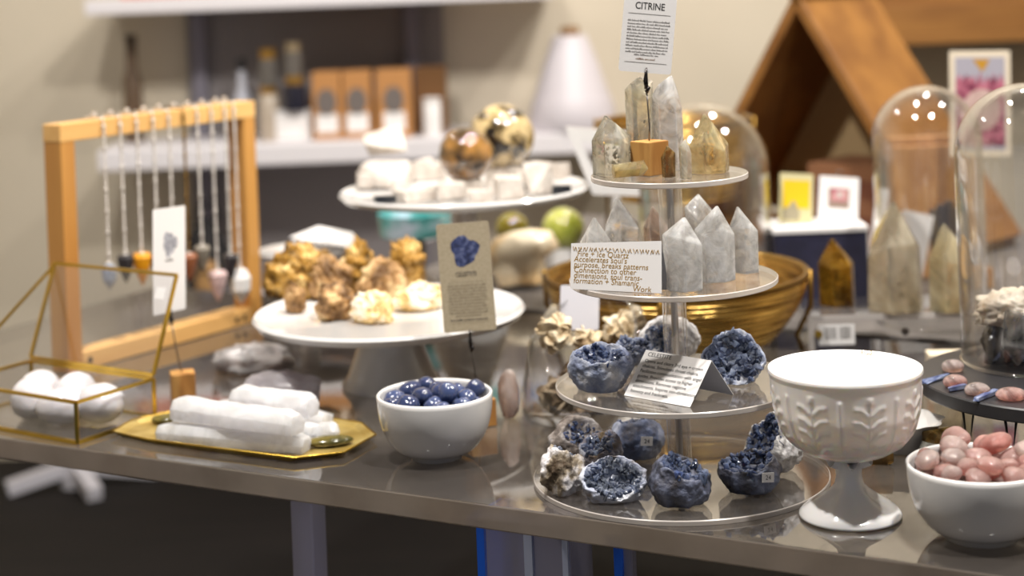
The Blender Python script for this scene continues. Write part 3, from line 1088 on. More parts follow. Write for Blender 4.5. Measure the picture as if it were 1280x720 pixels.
sk = (rL - BL).dot(ex) / H
lines = ['Opens and clears 3rd eye + crown', 'chakras. Stimulates throat chakra.', 'Facilitates communication with angel',
         'guides. Provides access to higher', 'dimensions. Removes negative', 'attachments. Inspires non-threatening', 'honesty and frankness.']
y0 = H * .875
obj('printed_heading', ontent(text_bm(['CELESTITE'], .0062), .005 + sk * y0, y0), INK, t)
b3 = NB()
for k, ln in enumerate(lines):
    y = H * (.745 - k * .108)
    b4 = ontent(text_bm([ln], .0049, bold=.00003), .005 + sk * y, y)
    for v in b4.verts: pass
    me = bpy.data.meshes.new('x'); b4.to_mesh(me); b4.free(); b3.from_mesh(me); bpy.data.meshes.remove(me)
obj('printed_text', b3, INK, t)

BL, BR = on(713, 362, TZ2), on(827, 368, TZ2)
n_ = Vector((-(BR - BL).y, (BR - BL).x, 0)).normalized()
bR = BR + n_ * .020
dm = (BR.y + BL.y) / 2 + .009
nf_ = (BR - BL).cross(Vector((0, 0, 1)) - n_ * -.16).normalized()


def onplane(x, y):
    a, b = ray(x, y)
    dv_ = Vector((a, 1, b))
    return Vector((0, 0, CZ)) + dv_ * ((BL - Vector((0, 0, CZ))).dot(nf_) / dv_.dot(nf_))


rL, rR = onplane(714, 305), onplane(827, 302)
t, o0, ex, ey, en, W, H = tent('tent_card', 'white folded card with gold handwriting on the third tier', BL, BR, bR, rL, rR, PAPER)
hand = ['Fire + Ice Quartz', 'Accelerates soul\'s', 'purpose, breaks patterns', 'Connection to other', 'dimensions, soul trans-', 'formation + Shamanic', '                             Work']
b3 = NB()
for k, ln in enumerate(hand):
    b4 = ontent(text_bm([ln], .0076, shear=.12), .003 + (k == 0) * .003, H * (.725 - k * .118))
    me = bpy.data.meshes.new('x'); b4.to_mesh(me); b4.free(); b3.from_mesh(me); bpy.data.meshes.remove(me)
rr = random.Random(4)
x = .002
while x < W - .006:
    w = rr.uniform(.003, .007)
    tube([o0 + ex * (x + w * q) + ey * (H * .885 + .0022 * math.sin(q * 9 + x * 900)) + en * .0002 for q in (0, .2, .4, .6, .8, 1)], .00028, 4, b3)
    x += w + .0016
obj('handwriting', b3, GOLDINK, t)

# ================================================================== bowls on the front of the table
def bowl_prof(r, h, foot, th=.0035, power=2.2):
    outer, inner = [], []
    n = 16
    for k in range(n + 1):
        q = k / n
        rr_ = foot + (r - foot) * (1 - (1 - q) ** power) ** (1 / 1.9)
        outer.append((rr_, .004 + q * (h - .004)))
    inner = [(max(0, rr_ - th), z + th * .9 * (1 - z / h)) for rr_, z in outer]
    return [(0, 0.0015), (foot * .9, 0.0015), (foot * .93, 0), (foot, 0), *outer, (r - th * .5, h + .0012), *inner[::-1], (0, inner[0][1])], [(0, inner[0][1])] + inner


def bowl(label, px, py, r, h, foot, grp=None):
    p = on(px, py)
    prof, inn = bowl_prof(r, h, foot)
    o = obj('bowl', lathe(prof, 72), WHITE_CHINA, None, True, p)
    return tag(o, label, 'bowl', grp), inn


blue_bowl, inn = bowl('white china bowl holding the dark blue tumbled stones', 546, 571, .0613, .067, .027)
pb = blue_bowl.location
pos = ['at the left rim', 'at the right rim', 'near the front rim', 'in the middle']
balls = drop_pile(54, inn, (.0095, .0128), 4, rmax=.048, fit=.90)
protos = [pebble(1, s, k) for s, k in ((1, (1.1, .95, .85)), (2, (1.05, 1, .9)), (3, (1.2, .9, .85)))]
meshes = []
for b2 in protos:
    o = obj('tumbled_stone', b2, NAVYSTONE, None, True)
    meshes.append(o.data); bpy.data.objects.remove(o)


def near_label(x, y, r, base, where):
    return base


def pile(balls, origin, meshes, mats, name, label, group, rmul=.97, tilt=.35, seed=1):
    rr = random.Random(seed)
    first = {}
    for i, (x, y, z, r) in enumerate(balls):
        mi, ki = rr.randrange(len(meshes)), rr.randrange(len(mats))
        key = (mi, ki)
        if key not in first:
            me = meshes[mi].copy(); me.materials.clear(); me.materials.append(mats[ki])
            o = bpy.data.objects.new(name, me)
            first[key] = o
        else:
            o = first[key].copy()
        COL.objects.link(o)
        o.location = origin + Vector((x, y, z))
        o.rotation_euler = rnd_rot(rr, tilt)
        o.scale = (r * rmul,) * 3
        tag(o, label, 'stone', group)


pile(balls, pb, meshes, [NAVYSTONE, NAVYSTONE2], 'tumbled_stone', 'polished dark blue tumbled stone in the white bowl under the tan card', 'blue tumbled stones in the white bowl', seed=3)

rose_bowl, inn = bowl('white china bowl heaped with pink tumbled stones', 1226, 671, .0618, .064, .031)
pr = rose_bowl.location
meshes = []
for s, k in ((11, (1.4, 1.0, .72)), (12, (1.25, 1.1, .75)), (13, (1.5, .95, .8)), (14, (1.2, 1.0, .85))):
    o = obj('tumbled_stone', pebble(1, s, k), ROSE, None, True)
    meshes.append(o.data); bpy.data.objects.remove(o)
balls = drop_pile(88, inn, (.0084, .0114), 9, rmax=.047, fit=.88)
pile(balls, pr, meshes, [ROSE, ROSE, ROSE2, ROSE3], 'tumbled_stone', 'polished pink tumbled stone heaped in the white bowl', 'rose tumbled stones in the white bowl', rmul=.98, tilt=.5, seed=6)

# ---------------------------------------------------------------- milk glass goblet
pg = on(1063, 645)
kg = pg.y / F
t = thing('goblet', 'white milk glass footed compote with embossed leaves', 'goblet', pg)
hz = lambda y: (643 - y) * kg * .985
o_prof = [(0, hz(572) - .0), (.012, hz(572)), (30 * kg, hz(568)), (52 * kg, hz(560)), (70 * kg, hz(549)), (82 * kg, hz(532)), (89 * kg, hz(508)), (92.5 * kg, hz(480)), (94 * kg, hz(464)), (96 * kg, hz(458)), (95 * kg, hz(454.5)), (92.5 * kg, hz(455)),
          (90 * kg, hz(464)), (88 * kg, hz(500)), (78 * kg, hz(530)), (50 * kg, hz(551)), (0, hz(556))]
zl, zh = hz(545), hz(478)
fine = []
for (r0, z0), (r1, z1) in zip(o_prof, o_prof[1:]):
    m_ = 12 if hz(560) < z0 < hz(462) and len(fine) < 90 else 1
    for q_ in range(m_):
        fine.append((r0 + (r1 - r0) * q_ / m_, z0 + (z1 - z0) * q_ / m_))
fine.append(o_prof[-1])
b2 = lathe(fine, 420)


def seg_d(px_, py_, ax, ay, bx_, by_):
    dx, dy = bx_ - ax, by_ - ay
    tt = max(0, min(1, ((px_ - ax) * dx + (py_ - ay) * dy) / (dx * dx + dy * dy)))
    return math.hypot(px_ - ax - dx * tt, py_ - ay - dy * tt), tt


# embossed ribs and leaf sprigs, eight round the bowl
NS, Hh = 8, zh - zl
CWd = math.pi * .067 / NS           # half the width of one panel
leaves = []
for q_ in (.10, .34, .58, .82):
    z0 = q_ * Hh
    leaves.append((CWd * .08, z0 - .06 * Hh, CWd * .30, z0 + .05 * Hh))
    leaves.append((CWd * .30, z0 + .05 * Hh, CWd * (.62 - .16 * q_), z0 + .07 * Hh))
r_out = {}
for v in b2.verts:
    z = v.co.z
    r = v.co.xy.length
    if not (zl - .002 < z < zh + .005) or r < 70 * kg:
        continue
    ro = 0
    for (ra_, za_), (rb_, zb_) in zip(o_prof[1:9], o_prof[2:10]):
        if za_ <= z <= zb_:
            ro = ra_ + (rb_ - ra_) * (z - za_) / (zb_ - za_)
    if abs(r - ro) > 1e-5:
        continue                    # inside wall stays plain
    u_ = (math.atan2(v.co.y, v.co.x) / (2 * math.pi) * NS + .35) % 1
    w_ = (u_ - .5) * 2 * CWd
    y_ = z - zl
    hgt = 0
    d_, _t = seg_d(abs(w_), y_, 0, 0, 0, Hh * 1.02)
    hgt = max(hgt, math.exp(-(d_ / .0012) ** 2) * .8)
    d_, _t = seg_d(abs(w_), y_, CWd, Hh * .02, CWd, Hh)
    hgt = max(hgt, math.exp(-(d_ / .0021) ** 2))
    d_, _t = seg_d(abs(w_), y_, 0, Hh * 1.0, 0, Hh * 1.05)
    hgt = max(hgt, math.exp(-(d_ / .0026) ** 2))
    for l_ in leaves:
        d_, _t = seg_d(abs(w_), y_, *l_)
        hgt = max(hgt, math.exp(-(d_ / .0019) ** 2) * (1 + .12 * math.sin(d_ * 6000 + y_ * 5000)))
    f_ = (r + .0013 * hgt) / r
    v.co.x *= f_; v.co.y *= f_
obj('cup', b2, MILK, t, True, flat_angle=75)
s_prof = [(0, hz(573)), (30 * kg, hz(569)), (20 * kg, hz(574)), (16.5 * kg, hz(582)), (16 * kg, hz(592)), (18 * kg, hz(602)), (24 * kg, hz(611)), (34 * kg, hz(618)), (48 * kg, hz(626)), (59 * kg, hz(634)), (63 * kg, .0028), (63.5 * kg, .001), (62 * kg, 0), (0, .0005)]
b2 = lathe(s_prof, 72)
for v in b2.verts:      # six soft ridges on the foot
    r = v.co.xy.length
    if 20 * kg < r < 60 * kg and v.co.z > .002:
        a = math.atan2(v.co.y, v.co.x)
        v.co.z *= 1 + .10 * math.cos(6 * a)
obj('foot', b2, MILK, t, True, flat_angle=60)
b2 = text_bm(['H50'], .0062, shear=.1)
q = at(1090, 452, pg.y + .058) - pg
ang = math.atan2(.9, .28)
nrm = Vector((-.42, -.9, 0)).normalized()
place(b2, Vector((.0275, .0595, hz(459))), (nrm.y * -1, nrm.x, 0), (0, 0, 1))
obj('gold_mark', b2, GOLDINK, t)

# ================================================================== left foreground
# glass box with gold edges
C = on(97, 556)
fd = (on(0, 538) - C); fd.z = 0; fd.normalize()
rd = (on(174, 526) - C); rd.z = 0; RL = rd.length
rd.normalize()
rd = Vector((-fd.y, fd.x, 0)) if Vector((-fd.y, fd.x, 0)).dot(rd) > 0 else Vector((fd.y, -fd.x, 0))
RL, FL, BH = .118, .215, 50 * C.y / F
gb = thing('glass_box', 'gold-edged glass box with its lid open at the left table edge', 'box', C)
Z = Vector((0, 0, 1))
c0, c1, c2, c3 = Vector((0, 0, .0022)), fd * FL + Z * .0022, fd * FL + rd * RL + Z * .0022, rd * RL + Z * .0022
b2 = NB()
for (p_, q_) in ((c0, c1), (c1, c2), (c2, c3), (c3, c0)):
    bar(p_, q_, .0042, None, b2)
    bar(p_ + Z * BH, q_ + Z * BH, .0036, None, b2)
for p_ in (c0, c1, c2, c3):
    bar(p_, p_ + Z * BH, .0042, None, b2)
obj('edging', b2, GOLD, gb)


def pane(P, Q, Rr, Sq, n, name, par, th=.0015):
    b = NB()
    a = [b.verts.new(x - n * th / 2) for x in (P, Q, Rr, Sq)]
    c = [b.verts.new(x + n * th / 2) for x in (P, Q, Rr, Sq)]
    b.faces.new(a); b.faces.new(c[::-1])
    for i in range(4):
        j = (i + 1) % 4
        b.faces.new((a[i], c[i], c[j], a[j]))
    return obj(name, b, BOXGLASS, par)


for (p_, q_, n) in ((c0, c1, rd), (c1, c2, fd), (c2, c3, rd), (c3, c0, fd)):
    pane(p_, q_, q_ + Z * BH, p_ + Z * BH, n, 'glass_pane', gb)
pane(c0, c1, c2, c3, Z, 'glass_base', gb)
# open lid
h0, h1 = c3 + Z * (BH + .005), c2 + Z * (BH + .005)
up = (Z * .90 + rd * .36).normalized() * .118
lid_n = up.cross(fd).normalized()
b2 = NB()
for (p_, q_) in ((h0, h1), (h0 + up, h1 + up), (h0, h0 + up), (h1, h1 + up)):
    bar(p_, q_, .0036, None, b2)
lid = obj('lid', b2, GOLD, gb)
pane(h0, h1, h1 + up, h0 + up, lid_n, 'lid_pane', lid)
q = h0 + fd * .018 + up * .80 - lid_n * 0
b2 = place(bx((0, 0, 0), (.016, .014, .0006)), q + lid_n * .0015, -fd, up)
obj('price_sticker', b2, PAPER, lid)
# slant stay at the far end
obj('stay', bar(h1 + up * .98, c1 + Z * (BH + .004), .003), GOLD, gb)
# white palm stones inside
for i, (f_, r_, s, lab) in enumerate(((.036, .068, (.031, .025, .023), 'white palm stone at the right end of the glass box'),
                                      (.074, .044, (.030, .026, .021), 'white palm stone in the front middle of the glass box'),
                                      (.100, .088, (.026, .021, .024), 'white palm stone at the back of the glass box'),
                                      (.128, .046, (.028, .026, .024), 'white palm stone at the left front of the glass box'),
                                      (.158, .082, (.027, .025, .023), 'white palm stone at the far left of the glass box'))):
    b2 = rock(s, 40 + i, .07, 1.0, 4, .9)
    tag(obj('palm_stone', b2, PALM, None, True, C + fd * f_ + rd * r_ + Z * .0045, math.atan2(fd.y, fd.x) + i * .7), lab, 'stone', 'palm stones in the glass box')

# gold tray with selenite
TPX = [(140, 541), (165, 526), (235, 512), (400, 522), (452, 530), (470, 545), (430, 567), (368, 574), (186, 551)]
tp = [on(x, y, TZ + .005) for x, y in TPX]
ct = sum(tp, Vector()) / len(tp)
tr = thing('tray', 'gold octagonal tray under the selenite sticks', 'tray', (ct.x, ct.y, TZ))
b2 = NB()
lo = [b2.verts.new(((p_ - ct).x * .93, (p_ - ct).y * .93, 0)) for p_ in tp]
hi = [b2.verts.new(((p_ - ct).x, (p_ - ct).y, .006)) for p_ in tp]
hi2 = [b2.verts.new(((p_ - ct).x * .985, (p_ - ct).y * .985, .0062)) for p_ in tp]
inn_ = [b2.verts.new(((p_ - ct).x * .93, (p_ - ct).y * .93, .0025)) for p_ in tp]
b2.faces.new(lo[::-1]); b2.faces.new(inn_)
for A, B in ((lo, hi), (hi, hi2), (hi2, inn_)):
    for i in range(len(tp)):
        j = (i + 1) % len(tp)
        b2.faces.new((A[i], A[j], B[j], B[i]))
obj('dish', b2, TRAYGOLD, tr)
obj('rim', tube([(p_ - ct) * 1 - Z * (p_ - ct).z + Z * .0062 for p_ in tp], .0011, 6, closed=True), GOLD, tr, True)


def stick(x0, y0, x1, y1, zb, wpx, hpx, seed, lab, mat=None):
    """rough selenite stick with its underside running from pixel (x0,y0) to (x1,y1) at height zb"""
    p_, q_ = on(x0, y0, zb), on(x1, y1, zb)
    d = q_ - p_
    k = (p_.y + q_.y) / 2 / F
    L, w, h = d.length, wpx * k, hpx * k * .86
    rr = random.Random(seed)
    b = NB()
    n = 14
    ring = []
    sec = [(-.5, 0), (-.52, .55), (-.30, 1.0), (.18, 1.02), (.5, .62), (.46, 0)]
    for i in range(n + 1):
        q = i / n
        e = 1 - .12 * (i in (0, n))
        row = []
        for (a, c) in sec:
            j1 = .13 * noise.noise(Vector((q * 5, a * 3 + seed * 3.7, c * 2))) + rr.uniform(-.02, .02)
            row.append(b.verts.new((L * q + rr.uniform(-.5, .5) * .004 * (i in (0, n)), w * (a * e + j1), max(0, h * (c * e + j1 * .6)) if c else 0)))
        ring.append(row)
    for A, B in zip(ring, ring[1:]):
        for k_ in range(6):
            j = (k_ + 1) % 6
            b.faces.new((A[k_], A[j], B[j], B[k_]))
    b.faces.new(ring[0][::-1]); b.faces.new(ring[-1])
    bmesh.ops.bevel(b, geom=[e for e in b.edges if e.calc_face_angle(0) > R(25)], offset=.0012, segments=1, affect='EDGES', clamp_overlap=True)
    o = obj('selenite_stick', b, mat or SELENITE, None, True, p_, math.atan2(d.y, d.x), flat_angle=20)
    return tag(o, lab, 'crystal', 'selenite sticks on the gold tray')


zt = TZ + .0028
stick(202, 549, 384, 566, zt, 27, 24, 1, 'long white selenite stick lying along the front of the gold tray')
stick(226, 533, 398, 552, zt, 30, 25, 2, 'white selenite stick half hidden in the middle of the pile')
stick(272, 521, 410, 535, zt, 30, 24, 3, 'white selenite stick at the back of the gold tray')
stick(221, 521, 372, 543, zt + .0225, 31, 30, 5, 'thick white selenite stick laid across the top of the pile')
stick(296, 508, 392, 521, zt + .0225, 29, 30, 6, 'short white selenite stick on top at the back of the pile')
stick(384, 552, 420, 547, zt, 24, 22, 7, 'stubby selenite piece at the right end of the gold tray')
p_ = on(412, 557, zt)
t = thing('agate_slice', 'dark green-gold polished stone lying on the right of the gold tray', 'stone', p_)
obj('slice', rock((.026, .013, .006), 3, .1, 1.2, 3, .7), pm('dark agate', (104, 92, 44), .15, col2=(60, 58, 30), scale=40), t, True, rz=R(12))
p_ = on(213, 527, zt)
t = thing('agate_slice', 'dark gold polished stone lying on the left of the gold tray', 'stone', p_)
obj('slice', rock((.023, .014, .005), 5, .1, 1.2, 3, .7), MATS['dark agate'], t, True, rz=R(15))
# big pale slab and cluster behind the tray
p_ = on(352, 506)
tag(obj('quartz_slab', rock((.052, .022, .026), 61, .25, 1.6, 4, .5), quartz('pale grey slab', (238, 232, 238), (222, 214, 220), 30, .2, .3, .3, 70), None, True, p_, R(-14)), 'pale grey translucent slab right behind the selenite sticks', 'crystal')
p_ = on(314, 463)
t = thing('quartz_cluster', 'clear grey quartz cluster in front of the wooden frame', 'crystal', p_)
obj('matrix', rock((.050, .030, .022), 62, .3, 1.6, 4, .5), GREYQ, t, True)
b2 = NB(); rr = random.Random(12)
for k in range(26):
    a, q = rr.uniform(0, 6.28), math.sqrt(rr.random())
    c = Vector((.046 * q * math.cos(a), .026 * q * math.sin(a), .020 * (1.4 - q)))
    d = Vector((c.x * 14, c.y * 14, 1)).normalized()
    rot = (d.to_track_quat('Z', 'Y').to_matrix())
    chunk((.007, .007, .012 * rr.uniform(.7, 1.3)), k, 12, .08, b2, c, rot, False)
obj('crystal_lining', b2, GREYQ, t)

# ---------------------------------------------------------------- pendulum frame
PL, PR_ = on(76, 467), on(318, 400)
dv = (PR_ - PL); FWd = dv.length
rzf = math.atan2(dv.y, dv.x)
FH = .328
fr = thing('wooden_frame', 'open honey-coloured wooden frame hung with pendulums', 'frame', PL, rzf)
fx = 18 * PL.y / F * 1.25
fdp = .034
B = .0015
obj('post', bx((fx / 2, 0, FH / 2), (fx, fdp, FH), B), WOOD, fr)
obj('post', bx((FWd - fx / 2, 0, FH / 2), (fx, fdp, FH), B), WOOD, fr)
obj('top_bar', bx((FWd / 2, 0, FH - fx / 2 + .0008), (FWd + .001, fdp + .001, fx), B), WOODX, fr)
obj('bottom_bar', bx((FWd / 2, 0, fx / 2 + .0002), (FWd - 2 * fx, fdp, fx), B), WOODX, fr)
for (x, y) in ((fx + .012, 0), (FWd - fx - .03, 0), (FWd - fx - .015, 0)):
    b2 = lathe([(0, 0), (.004, 0), (.004, .001), (0, .001)], 14)
    bmesh.ops.transform(b2, matrix=Matrix.Translation((x, -fdp / 2 - .0002, fx * .5)) @ Matrix.Rotation(R(90), 4, 'X'), verts=b2.verts)
    obj('screw_hole', b2, pm('dark hole', (60, 40, 22), .8), fr)
dirf = dv.normalized()


def pendulum(xt, xb, ytop, ybot, m, lab, kind='cone', chain=None):
    """hangs over the top bar; xt column where the chain leaves the bar; stone from ytop to ybot at column xb"""
    # find distance along the frame
    best = None
    for k in range(400):
        q = k / 399 * FWd
        p_ = PL + dirf * q
        u, v = F * p_.x / p_.y, F * (PL.z + FH - fx - CZ) / p_.y + HOR
        px_ = 640 + u * cr - v * sr
        if best is None or abs(px_ - xt) < best[0]:
            best = (abs(px_ - xt), q)
    p_ = PL + dirf * best[1]
    k = p_.y / F
    front = Vector((dirf.y, -dirf.x, 0))
    zt_ = PL.z + FH + .001
    base = p_ + front * (fdp / 2 + .004)
    z1, z2 = at(xb, ytop, base.y).z, at(xb, ybot, base.y).z
    t = thing('pendulum', lab, 'pendulum', Vector((base.x, base.y, zt_)), 0, 'pendulums on the wooden frame')
    L1 = zt_ - z1
    pts = [Vector(-front * (fdp + .0075)) + Z * (-.02), Vector(-front * (fdp + .007)) + Z * .001, Vector(-front * (fdp + .004)) + Z * .0028, Vector(-front * (fdp * .5 + .004)) + Z * .0028, Vector(-front * .001) + Z * .0022, Vector((0, 0, -.008))]
    b2 = tube(pts, .0011, 6)
    n = int(L1 / .0042)
    for i in range(n):
        z = -.008 - (L1 - .008) * (i + .5) / n
        q = bmesh.ops.create_icosphere(b2, subdivisions=1, radius=.0022 if i % 7 else .0030)
        bmesh.ops.transform(b2, matrix=Matrix.Translation((0, 0, z)) @ Matrix.Diagonal((1, 1, 1.5, 1)), verts=q['verts'])
    tube([(0, 0, -.008), (0, 0, -L1)], .0007, 6, b2)
    obj('chain', b2, chain or pm('silver chain', (226, 220, 214), .3, .5), t, True)
    q = NB()
    bmesh.ops.create_uvsphere(q, u_segments=16, v_segments=10, radius=.0042)
    bmesh.ops.translate(q, vec=-front * (fdp * .55) + Z * .0062, verts=q.verts)
    obj('bead', q, quartz('bead', (240, 236, 232), (226, 220, 214), 60, .5), t, True)
    h = z1 - z2
    r = h * .29
    zt2 = -L1
    if kind == 'cone':
        q = lathe([(0, zt2 - h * .04), (r * .8, zt2 - h * .06), (r, zt2 - h * .16), (r * .82, zt2 - h * .42), (r * .4, zt2 - h * .78), (0, zt2 - h)], 10)
    else:
        q = lathe([(0, zt2 - h * .04), (r * .55, zt2 - h * .08), (r * .95, zt2 - h * .3), (r * .85, zt2 - h * .62), (0, zt2 - h)], 6)
    obj('point', q, m, t)
    obj('cap', lathe([(0, zt2 + .001), (.002, zt2), (.004, zt2 - h * .04), (0, zt2 - h * .04)], 12), pm('silver chain', (0, 0, 0)), t, True, flat_angle=40)


pendulum(117, 128, 328, 364, quartz('pale blue point', (220, 226, 240), (190, 204, 230), 40, .5), 'pendulum with a clear point, first from the left post', 'c')
pendulum(138, 150, 317, 356, pm('black stone', (50, 46, 48), .25), 'pendulum with a black cone, second from the left post')
pendulum(158, 170, 315, 359, pm('orange stone', (232, 156, 20), .3, col2=(214, 134, 14), scale=50), 'pendulum with an orange cone')
pendulum(179, 187, 317, 357, pm('navy stone', (44, 50, 82), .25), 'pendulum with a navy cone right of the orange one')
pendulum(198, 205, 316, 352, pm('red brown stone', (150, 92, 60), .3), 'pendulum with a reddish stone behind the white tag')
pendulum(217, 224, 316, 354, pm('red brown stone', (0, 0, 0)), 'pendulum on a bronze chain behind the white tag', chain=DARKBRASS)
pendulum(234, 243, 306, 342, pm('grey stone', (132, 124, 112), .4), 'pendulum with a grey cone right of the white tag')
pendulum(252, 265, 337, 380, pm('pink stone', (232, 200, 198), .25, trans=.2), 'pendulum with a pale pink cone')
pendulum(269, 280, 316, 352, pm('black stone', (0, 0, 0)), 'pendulum with a black cone nearest the right post')
pendulum(280, 287, 334, 382, pm('white stone', (240, 238, 236), .3), 'pendulum with a white point against the right post', 'c')

# ================================================================== cake stands
def cake_stand(label, px, py, rpx, plate_y, base_d=None, foot=.052, waist=.03, th=.012):
    p_ = on(px, py) if base_d is None else Vector((at(px, py, base_d).x, base_d, TZ))
    k = p_.y / F
    t = thing('cake_stand', label, 'cake stand', p_)
    zp = at(px, plate_y, p_.y).z - TZ
    r = rpx * k
    pr = [(0, zp - th), (.03, zp - th), (r * .8, zp - th * .85), (r * .97, zp - th * .4), (r, zp + .002), (r * .985, zp + .0055), (r * .955, zp + .003), (r * .92, zp), (0, zp)]
    obj('plate', lathe(pr, 96), WHITE_CHINA, t, True, flat_angle=60)
    q = zp - th - .0004
    obj('pedestal', lathe([(0, 0), (foot, 0), (foot, .004), (foot * .86, q * .22), (waist * 1.12, q * .62), (waist, q * .9), (waist * 1.1, q), (0, q)], 64), WHITE_CHINA, t, True, flat_angle=60)
    return p_, TZ + zp, r


pA, zA, rA = cake_stand('low white cake stand holding the golden brown stones', 490, 481, 170, 392, foot=.062, waist=.038, th=.014)
pB, zB, rB = cake_stand('tall white cake stand with white rocks and two polished spheres', 586, 404, 156, 239, base_d=2.45, foot=.06, waist=.02, th=.012)

# golden stones on the low stand
GP = 'golden brown stones on the low cake stand'
gold = [  # px, py(foot), half width px, half height px, label, material, rough
    (372, 374, 33, 32, 'large fan-ridged golden stone at the left of the low cake stand', PYRITE, .32, 2),
    (343, 372, 15, 20, 'small golden stone at the far left rim of the low cake stand', PYRITE, .25, 2.2),
    (369, 392, 15, 18, 'small tan stone with a dark hollow in front of the fan-ridged one', PYRITE2, .3, 1.8),
    (413, 375, 24, 24, 'mauve-brown stone in the middle of the low cake stand', PYRITE2, .35, 2.4),
    (451, 367, 22, 34, 'tall golden stone with cream knobs at the back of the low cake stand', PYRITE, .3, 2.6),
    (509, 365, 24, 32, 'upright golden stone with pale crystals beside the tan card', PYRITE, .3, 2.6),
    (479, 374, 26, 22, 'striped golden stone right of the middle of the low cake stand', PYRITE2, .3, 1.8),
    (420, 399, 31, 22, 'banded golden stone at the front left of the low cake stand', PYRITE2, .3, 1.8),
    (466, 404, 26, 18, 'cream and gold stone at the front of the low cake stand', pm('cream gold', (150, 110, 50), .4, .05, 0, 1.5, [(236, 204, 140), (244, 232, 214)], 30, .7, 90, stops=(.3, .6), dist=.003), .28, 1.8),
    (524, 388, 28, 15, 'flat white and gold stone partly behind the tan card', MATS['cream gold'], .28, 1.8),
    (440, 352, 17, 20, 'dark golden stone at the back rim of the low cake stand', PYRITE, .35, 2.4),
    (400, 352, 20, 18, 'golden stone behind the fan-ridged one on the low cake stand', PYRITE, .35, 2.4),
]
for i, (x, y, w, h, lab, m, ro, fq) in enumerate(gold):
    p_ = on(x, y - 1, zA)
    k = p_.y / F
    b2 = rock((w * k * .92, w * k * .66, h * k), 70 + i, ro, fq, 5, .75, ridge=.35 if i % 3 != 1 else .2, stripe=(.22, .10, .16)[i % 3])
    tag(obj('mineral_stone', b2, m, None, True, p_ + Z * .0004, i * 1.1), lab, 'stone', GP)

# white rocks and spheres on the tall stand
GH = 'white rocks on the tall cake stand'
howl = [
    (483, 238, 30, 22, 20, 'long slab-topped white rock at the left of the tall cake stand'),
    (458, 240, 12, 12, 14, 'small white rock at the left rim of the tall cake stand'),
    (525, 228, 22, 18, 16, 'white rock left of the small brown sphere'),
    (518, 254, 26, 12, 9, 'low white rock at the front left of the tall cake stand'),
    (566, 253, 17, 12, 15, 'white rock in front of the small brown sphere'),
    (600, 256, 17, 10, 10, 'low white rock at the front middle of the tall cake stand'),
    (637, 252, 20, 12, 18, 'square white rock at the front right of the tall cake stand'),
    (672, 246, 15, 14, 24, 'upright white rock at the right of the tall cake stand'),
    (692, 226, 26, 16, 13, 'cream white rock at the back right of the tall cake stand'),
    (546, 226, 15, 15, 13, 'white rock tucked behind the small brown sphere'),
]
howl += [(500, 244, 10, 9, 10, 'small white rock behind the low front-left one on the tall cake stand'),
         (545, 247, 11, 9, 8, 'small white rock between two larger ones at the front of the tall cake stand'),
         (620, 246, 10, 9, 12, 'small white rock left of the square white one on the tall cake stand'),
         (655, 238, 11, 9, 14, 'small white rock between the square and the upright one'),
         (640, 230, 14, 10, 12, 'white rock in front of the mottled sphere')]
for i, (x, y, w, dpx, h, lab) in enumerate(howl):
    p_ = on(x, y - 2, zB)
    k = p_.y / F
    b2 = chunk((w * k, dpx * k * 1.1, h * k * .85), 100 + i, 22, .06)
    tag(obj('white_rock', b2, HOWLITE, None, False, p_ + Z * .0003, R(-10 + 14 * (i % 4))), lab, 'stone', GH)
p_ = on(483, 233, zB); k = p_.y / F
b2 = chunk((27 * k, 20 * k, 15 * k), 130, 12, .1, rot=Euler((R(8), R(-14), .1)).to_matrix())
tag(obj('white_rock', b2, HOWLITE, None, False, Vector((p_.x, p_.y, zB + 37 * k))), 'tilted white slab resting on top of the long white rock', 'stone', GH)
for (x, y, w, h, lab) in ((482, 256, 15, 6, 'black tourmaline chunk at the front left rim of the tall cake stand'), (655, 248, 3, 9, 'thin black tourmaline splinter between the white rocks'), (702, 245, 13, 7, 'black tourmaline chunk at the right rim of the tall cake stand')):
    p_ = on(x, y, zB); k = p_.y / F
    tag(obj('tourmaline', chunk((w * k, 5 * k, h * k), int(x), 14, .08), TOURMALINE, None, False, p_ + Z * .0003, R(8)), lab, 'stone', 'black tourmaline on the tall cake stand')


def sphere(label, px, cy, rpx, d, m, zsup, name='polished_sphere'):
    c = at(px, cy, d)
    r = rpx * d / F
    q = NB()
    bmesh.ops.create_uvsphere(q, u_segments=48, v_segments=32, radius=r)
    c.z = max(c.z, zsup + r * 1.0)
    return tag(obj(name, q, m, None, True, c), label, 'sphere'), c, r


JASPER = pm('leopard jasper', (28, 24, 22), .08, 0, 0, 1.5, [(140, 118, 78), (206, 182, 134)], 44, stops=(.42, .56), coat=1, detail=4)
BROWNST = pm('brown jasper', (56, 42, 28), .08, 0, 0, 1.5, [(126, 92, 50), (172, 124, 64)], 40, stops=(.36, .64), coat=1, detail=4)
_, c1_, r1_ = sphere('large cream and black mottled polished sphere on the tall cake stand', 627, 171, 41, 2.50, JASPER, zB)
_, c2_, r2_ = sphere('smaller brown polished sphere on the tall cake stand', 582, 194, 34, 2.40, BROWNST, zB)
for (c, r, w, lab) in ((c1_, r1_, 'large', 'white rocks supporting the mottled sphere'), (c2_, r2_, 'small', 'white rocks supporting the brown sphere')):
    g = c.z - r - zB
    if g > .002:
        tag(obj('ring_stand', lathe([(r * .42, 0), (r * .55, 0), (r * .55, g + r * .12), (r * .50, g + r * .14), (r * .42, g + r * .09), (r * .42, 0)], 32), HOWLITE, None, True, Vector((c.x, c.y, zB + .0003)), flat_angle=40),
            'pale ring under the %s polished sphere' % ('large mottled' if w == 'large' else 'smaller brown'), 'stand')

